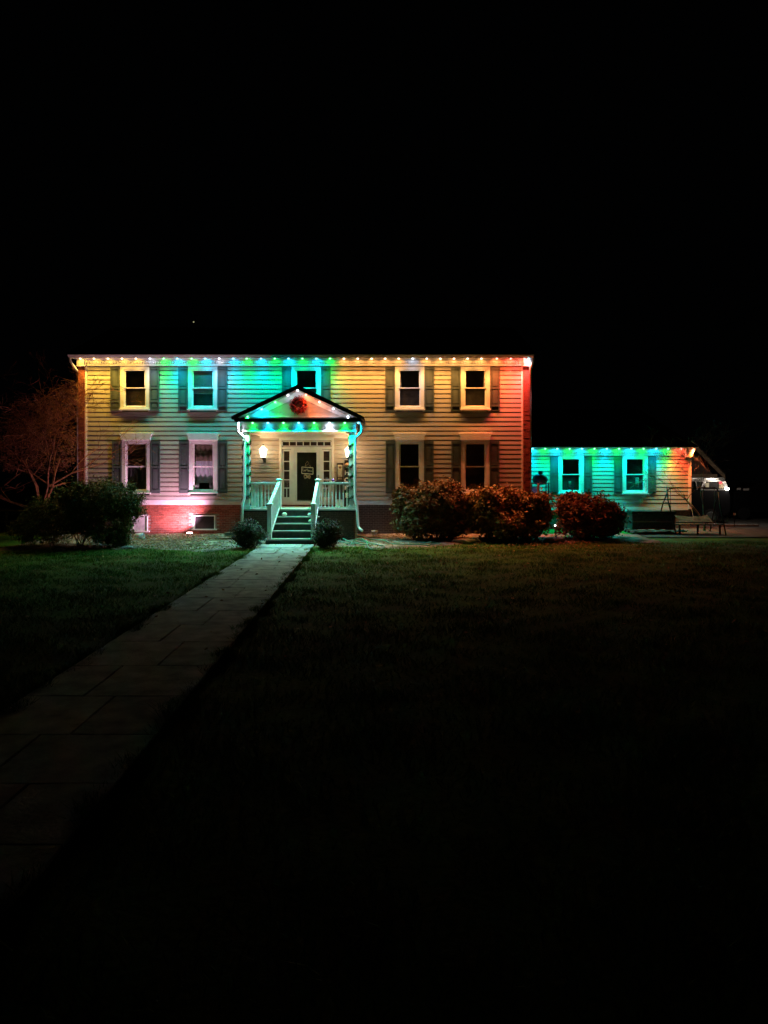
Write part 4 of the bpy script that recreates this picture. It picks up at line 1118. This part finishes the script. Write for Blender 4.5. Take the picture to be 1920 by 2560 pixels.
n = 5000; px_ = np.where(rng.uniform(0, 1, n) < .55, rng.normal(440, 90, n), rng.uniform(800, 1500, n)); yy = rng.uniform(-5.2, -.3, n)
k = ~((px_ > 600) & (px_ < 800)); px_, yy = px_[k], yy[k]; n = len(px_)
c = np.stack([(px_-960)*(30+yy)/1800, yy, gz(0*yy, yy)+.045], 1)
d1 = rng.normal(0, 1, (n, 3))*np.array([1, 1, .3]); d1 /= np.linalg.norm(d1, axis=1)[:, None]; d2 = np.cross(d1, np.array([0, 0, 1])+rng.normal(0, .4, (n, 3))); d2 /= np.linalg.norm(d2, axis=1)[:, None]
L = rng.uniform(.02, .05, n)[:, None]
V = np.concatenate([c-d1*L, c+d2*L*.5, c+d1*L, c-d2*L*.5]); i = np.arange(n); F = np.stack([i, i+n, i+2*n, i+3*n], 1)
tag(quick_mesh('fallen_leaves', V, F, M['tan']), 'dry fallen leaves on the soil', kind='stuff')

n = 900; xs_ = rng.uniform(-14, 16, n); yy = -3.7-rng.uniform(0, 1, n)**1.5*16
c = np.stack([xs_, yy, gz(xs_, yy)+.055], 1)
d1 = rng.normal(0, 1, (n, 3))*np.array([1, 1, .35]); d1 /= np.linalg.norm(d1, axis=1)[:, None]; d2 = np.cross(d1, np.array([0, 0, 1])+rng.normal(0, .4, (n, 3))); d2 /= np.linalg.norm(d2, axis=1)[:, None]
L = rng.uniform(.025, .06, n)[:, None]
V = np.concatenate([c-d1*L, c+d2*L*.55, c+d1*L, c-d2*L*.55]); i = np.arange(n); F = np.stack([i, i+n, i+2*n, i+3*n], 1)
tag(quick_mesh('lawn_leaves', V, F, M['tan']), 'dry leaves scattered over the lawn and path', kind='stuff')
def edge_mask(x, y):
    e0 = PX0+.19*(y+3.6)/(-18.9); e1 = PX1+.22*(y+3.6)/(-18.9); q = .10+.07*np.sin(y*3.1)+.05*np.sin(y*7.7)
    return ((np.abs(x-e0) < q) | (np.abs(x-e1) < q)) & (y < -5.0)
ge = grass('grass', 260000, (-4.8, -2.1), (-26.0, -5.0), edge_mask, .10); tag(ge, 'longer grass creeping over the path edges', kind='stuff')

# ------------------------------------------------------------------ clutter by the wing
ys_ = .6
sw = thing('garden_swing', (X(1735, ys_), ys_, 0), 'black tubular garden swing frame in front of the wing corner', 'swing')
def tb(name, pts, r_=.028): MB().tube(pts, r_, 8).build(name, M['iron'], sw, smooth=True)
zt_ = Z(1221, ys_)
tb('top_bar', [P(1668, 1232, ys_), P(1669, 1226, ys_), P(1674, 1221.5, ys_), P(1690, 1220, ys_), P(1770, 1219.5, ys_), P(1790, 1220, ys_), P(1795, 1226, ys_), P(1796, 1234, ys_)])
tb('leg', [P(1667, 1218, ys_), P(1670, 1250, ys_-.3), P(1690, 1336, ys_-1.0)])
tb('leg', [P(1668, 1232, ys_), P(1657, 1260, ys_+.4), (X(1640, ys_+.9), ys_+.9, .0)])
tb('leg', [P(1796, 1226, ys_), P(1800, 1262, ys_-.3), P(1815, 1338, ys_-1.0)])
tb('leg', [P(1796, 1232, ys_), P(1788, 1260, ys_+.4), (X(1775, ys_+.9), ys_+.9, .0)])
tb('strut', [P(1663, 1256, ys_+.2), P(1675, 1258, ys_-.35)], .018)
tb('hanger', [P(1676, 1222, ys_), P(1677, 1290, ys_)], .012); tb('hanger', [P(1786, 1222, ys_), P(1787, 1290, ys_)], .012)
v = []
for i in range(9):
    for j in range(5):
        u = i/8; t = j/4
        v.append((X(1692, ys_)+u*(X(1776, ys_)-X(1692, ys_))+.02*math.sin(j+i), ys_-.25+.5*t, Z(1304, ys_)+.26*t+.06*math.sin(u*3.1)*-1+.015*math.sin(i*2.1+j)))
MB().add(v, [(i*5+j, (i+1)*5+j, (i+1)*5+j+1, i*5+j+1) for i in range(8) for j in range(4)]).build('seat_sling', M['cloth'], sw, smooth=True)
tb('seat_rail', [P(1690, 1306, ys_-.26), P(1778, 1306, ys_-.26)], .02)
yx = 1.3
sb = thing('storage_chest', (X(1625, yx), yx, 0), 'long dark storage chest under the second wing window', 'chest')
sx0, sx1 = X(1575, yx), X(1682, yx)
MB().box(sx0, sx1, yx-.3, yx+.35, .12, Z(1284, yx)).build('body', M['grillmetal'], sb, bevel=.02)
MB().box(sx0-.03, sx1+.03, yx-.34, yx+.38, Z(1284, yx)+.001, Z(1277, yx)).build('lid', M['sheetplastic'], sb, bevel=.02)
for p in (1585, 1672): MB().box(X(p, yx)-.05, X(p, yx)+.05, yx-.25, yx+.3, -.02, .12).build('foot', M['iron'], sb)
for p in (1600, 1655): MB().tube([P(p-6, 1283, yx-.35), P(p, 1285, yx-.38), P(p+6, 1283, yx-.35)], .012, 5).build('latch', M['chrome'], sb)
MB().box(sx0+.02, sx1-.02, yx-.325, yx-.301, Z(1304, yx), Z(1302, yx)).build('trim_strip', M['chrome'], sb)
# plastic sheet over part
v = []
for i in range(13):
    for j in range(7):
        u = i/12; t = j/6
        v.append((X(1560, yx-.6)+u*(X(1700, yx-.6)-X(1560, yx-.6)), yx-.55-.9*t+.05*math.sin(i*1.3), .02+.10*abs(math.sin(i*1.7+j*2.1))+.05*random.random()))
o = MB().add(v, [(i*7+j, (i+1)*7+j, (i+1)*7+j+1, i*7+j+1) for i in range(12) for j in range(6)]).build('crumpled_tarpaulin', M['cloth'], smooth=False); tag(o, 'crumpled grey tarpaulin on the ground before the chest', 'tarpaulin')
bt = thing('low_table', (X(1720, .1), .1, 0), 'low long table at the foot of the garden swing', 'table')
MB().box(X(1690, .1), X(1800, .1), -.15, .35, .38, .42).build('top', M['iron'], bt)
for p in (1695, 1740, 1795): MB().box(X(p, .1)-.03, X(p, .1)+.03, -.1, -.04, ground_z(-.1), .379).build('leg', M['iron'], bt)
tray = MB().box(X(1530, 2.5), X(1590, 2.5), 2.35, 2.75, .78, .84).build('shelf_board', M['poly'], sb if False else None); tag(tray, 'pale board propped low against the wing wall above the chest', 'board')
MBp = MB().box(X(1545, 2.5), X(1550, 2.5), 2.5, 2.6, -.05, .779).build('prop', M['poly'], tray)
# grill near the brick corner
gy = 1.6
gl = thing('barbecue_grill', (X(1350, gy), gy, 0), 'dark barbecue grill on a cart beside the brick corner', 'grill')
MB().lathe(P(1350, 1198, gy), [(.02, -.26), (.25, -.22), (.34, -.06), (.34, .0), (.30, .12), (.16, .22), (.02, .24)], 16).build('bowl', M['grillmetal'], gl, smooth=True)
MB().box(X(1351, gy)-.09, X(1351, gy)+.09, gy-.05, gy+.05, Z(1190, gy), Z(1177, gy)).build('chimney', M['grillmetal'], gl)
MB().box(X(1324, gy), X(1370, gy), gy-.3, gy+.3, Z(1209, gy), Z(1206, gy)).build('shelf', M['chrome'], gl)
for a in (1326, 1368): MB().box(X(a, gy)-.025, X(a, gy)+.025, gy-.28, gy-.23, 0, Z(1209, gy)-.001).build('leg', M['grillmetal'], gl)
for a in (1326, 1368): MB().box(X(a, gy)-.025, X(a, gy)+.025, gy+.2, gy+.25, 0, Z(1209, gy)-.001).build('leg', M['grillmetal'], gl)
MB().box(X(1326, gy), X(1368, gy), gy-.25, gy+.22, Z(1238, gy), Z(1234, gy)).build('lower_shelf', M['chrome'], gl)
MB().box(X(1328, gy), X(1346, gy), gy-.2, gy+.15, Z(1234, gy)+.001, Z(1216, gy)).build('tank', M['poly'], gl, bevel=.04)
wp = MB().tube([P(1345, 1330, .2), P(1345, 1240, .2), P(1346, 1207, .2)], [.07, .065, .05], 8).build('wooden_post', M['wood'], smooth=True); tag(wp, 'short brown wooden post in front of the grill', 'post')
bl = thing('blue_lamp', P(1327, 1229, .9), 'tiny glowing blue lamp beside the brick corner', 'lamp')
MB().ball(P(1327, 1228, .9), .05, 10, 6).build('globe', emis('blue_glow', (.12, .25, 1), 3), bl, smooth=True)
MB().tube([P(1327, 1230, .9), P(1327, 1330, .9)], .012, 6).build('stake', M['iron'], bl)
sl_ = thing('path_lamp', P(1388, 1330, -2.1), 'tiny white solar lamp in the gap between two shrubs', 'lamp')
MB().ball(P(1388, 1314, -2.1), .03, 10, 6).build('globe', emis('white_glow', (.8, .95, 1), 3), sl_, smooth=True)
MB().tube([P(1388, 1316, -2.1), P(1388, 1345, -2.1)], .02, 6).build('stake', M['wood'], sl_)

# ------------------------------------------------------------------ garage, vehicles
ya = 8.6
gar = thing('garage', (X(1720, ya), ya, 0), 'dark gabled garage with pale fascia beyond the wing', 'garage')
ex, ez = X(1812, ya), Z(1196, ya); ax_, az_ = X(1729, ya), Z(1108, ya); ex0 = 2*ax_-ex
MB().prism([(ex0+.3, -.1), (ex-.3, -.1), (ex-.3, ez), (ax_, az_-.3), (ex0+.3, ez)], ya+.3, ya+6).build('wall', M['dark'], gar)
for (a, b) in (((ex, ez), (ax_, az_)), ((ex0, ez), (ax_, az_))):
    MB().prism([(a[0], a[1]-.05), (a[0], a[1]+.18), (b[0], b[1]+.12), (b[0], b[1]-.16)], ya-.05, ya+.05).build('rake_board', M['wood'], gar)
    MB().prism([(a[0], a[1]+.181), (a[0], a[1]+.24), (b[0], b[1]+.2), (b[0], b[1]+.121)], ya-.1, ya+6.2).build('roof', M['roof'], gar)
MB().box(ex0, ex-.02, ya-.02, ya+.28, Z(1202.5, ya), Z(1193.5, ya)).build('fascia', M['trim'], gar)
MB().box(ex0, ex-.4, ya+.0, ya+.28, Z(1193, ya), Z(1185, ya)).build('beam', M['wood'], gar)

vy = 7.0; vf = 6.05
car = thing('parked_car', (X(1730, vy), vy, 0), 'dark parked car with roof rails behind the wing corner', 'car')
xr = X(1826, vf); xf = xr-4.9
zr = Z(1201.5, vf); zb = Z(1224, vf)
body = [(xf, .45), (xf+.1, .95), (xf+.3, 1.25), (xf+1.35, zb-.02), (xr-.12, zb), (xr, zb-.2), (xr+.02, .9), (xr-.02, .5), (xr-.4, .32), (xf+.3, .32)]
bo = MB().prism(body, vf+.0, vf+1.9).build('body', M['carpaint'], car, bevel=.05)
cab = [(xf+1.35, zb-.021), (xr-.12, zb-.0), (xr-.32, zr-.04), (xr-.6, zr), (xf+2.5, zr), (xf+2.2, zr-.05)]
gh = MB().prism([(p[0], p[1]) for p in cab], vf+.12, vf+1.78).build('cabin', M['carglass'], car, bevel=.03)
MB().prism([(xf+2.1, zr-.07), (xr-.3, zr-.07), (xr-.45, zr+.005), (xr-.62, zr+.012), (xf+2.4, zr+.012)], vf+.10, vf+1.80).build('roof', M['chrome'], car, bevel=.02)
for (a, b, wd) in ((1741, 1744, .10), (1756, 1764, .12), (1812, 1819, .16)):
    p0 = Vector((X(a if a != 1756 else 1764, vf), vf+.10, zr-.04)); p1 = Vector((X(b if a != 1756 else 1755, vf), vf+.08, zb+.01))
    MB().bar(p0, p1, .03, wd).build('pillar', M['chrome'] if a != 1741 else M['gutter'], car)
MB().bar((X(1765, vf), vf+.25, zr+.07), (X(1802, vf), vf+.25, zr+.09), .05, .05).build('roof_rail', M['chrome'], car)
MB().bar((X(1765, vf), vf+1.65, zr+.07), (X(1802, vf), vf+1.65, zr+.09), .05, .05).build('roof_rail', M['chrome'], car)
for p in (1767, 1800): MB().box(X(p, vf)-.03, X(p, vf)+.03, vf+.23, vf+.27, zr+.013, zr+.05).build('rail_foot', M['chrome'], car)
MB().bar((X(1750, vf), vf-.012, zb-.015), (xr-.2, vf-.012, zb-.005), .02, .035).build('belt_trim', M['chrome'], car)
for p in (xf+.95, xr-1.0):
    wl = MB().lathe((p, vf+.12, .36), [(.36, -.13), (.38, -.1), (.38, .1), (.36, .13), (.2, .135)], 20, 'y').build('wheel', M['rubber'], car, smooth=False)
    MB().lathe((p, vf-.02, .36), [(.24, .0), (.22, -.02), (.05, -.005)], 16, 'y').build('rim', M['grillmetal'], wl)
MB().ball((X(1803.5, vf), vf+.085, Z(1207, vf)), .07, 10, 6, .6).build('tail_lamp', emis('tail_glow', (1, .03, .04), 1.1), car, smooth=True)
MB().ball((X(1817.5, vf), vf-.06, Z(1223, vf)), .055, 12, 8).build('reversing_lamp', emis('car_lamp_glow', (1, .94, .85), 14), car, smooth=True)
for (a, b) in ((1766, 1775), (1800, 1811)): MB().box(X(a, vf), X(b, vf), vf+.108, vf+.1165, zb+.06, zb+.34).build('window_sticker', M['paper'] if a == 1766 else M['ribbon'], car)
MB().box(X(1806, vf)-.0, xr-.1, vf+.01, vf+.02, .62, .72).build('reflector', M['redlens'], car)
point('added_car_light', (X(1812, vf), vf-1.0, Z(1194, vf)), (1, .86, .72), 11, car, .08)  # added lamp, moved off the reversing lamp to light garage and car
kb = MB().box(X(1795, 4.2), X(1897, 4.2), 4.15, 4.3, 0, .10).build('kerb_timber', M['palestone'], bevel=.01); tag(kb, 'long pale timber edging lying on the dark drive', 'timber')
rf = thing('marker_reflector', P(1836, 1300, 4.0), 'small white square reflector on a post beside the drive edging', 'reflector')
MB().box(X(1833, 4.0), X(1839.5, 4.0), 3.98, 4.0, Z(1288, 4), Z(1282.5, 4)).build('reflector_plate', M['white'], rf)
MB().box(X(1835.5, 4.0), X(1837, 4.0), 4.001, 4.03, 0, Z(1285, 4)).build('post', M['iron'], rf)
cr2 = thing('parked_van', (X(1875, 9), 9, 0), 'second dark vehicle barely seen at the edge beyond the car', 'van')
yv = 9.0
MB().prism([(X(1832, yv), .4), (X(1990, yv), .4), (X(1990, yv), 2.0), (X(1900, yv), 2.05), (X(1880, yv), 1.75), (X(1836, yv), 1.5)], yv, yv+1.9).build('body', M['carpaint'], cr2, bevel=.05)
for (a, b, t) in ((1842, 1852, 1222), (1858, 1872, 1223)): MB().box(X(a, yv), X(b, yv), yv-.02, yv-.001, Z(t+3, yv), Z(t-2, yv)).build('headlight', M['gutter'], cr2)
for p in (1860, 1960): MB().lathe((X(p, yv), yv+.1, .34), [(.33, -.12), (.34, .12)], 18, 'y').build('wheel', M['rubber'], cr2)

# star above the roof
st = MB().ball((X(484, 300), 300, Z(805, 300)), .35, 8, 6).build('star', emis('star_glow', (1, .95, .5), .06)); tag(st, 'single faint yellow star above the roof', 'star')
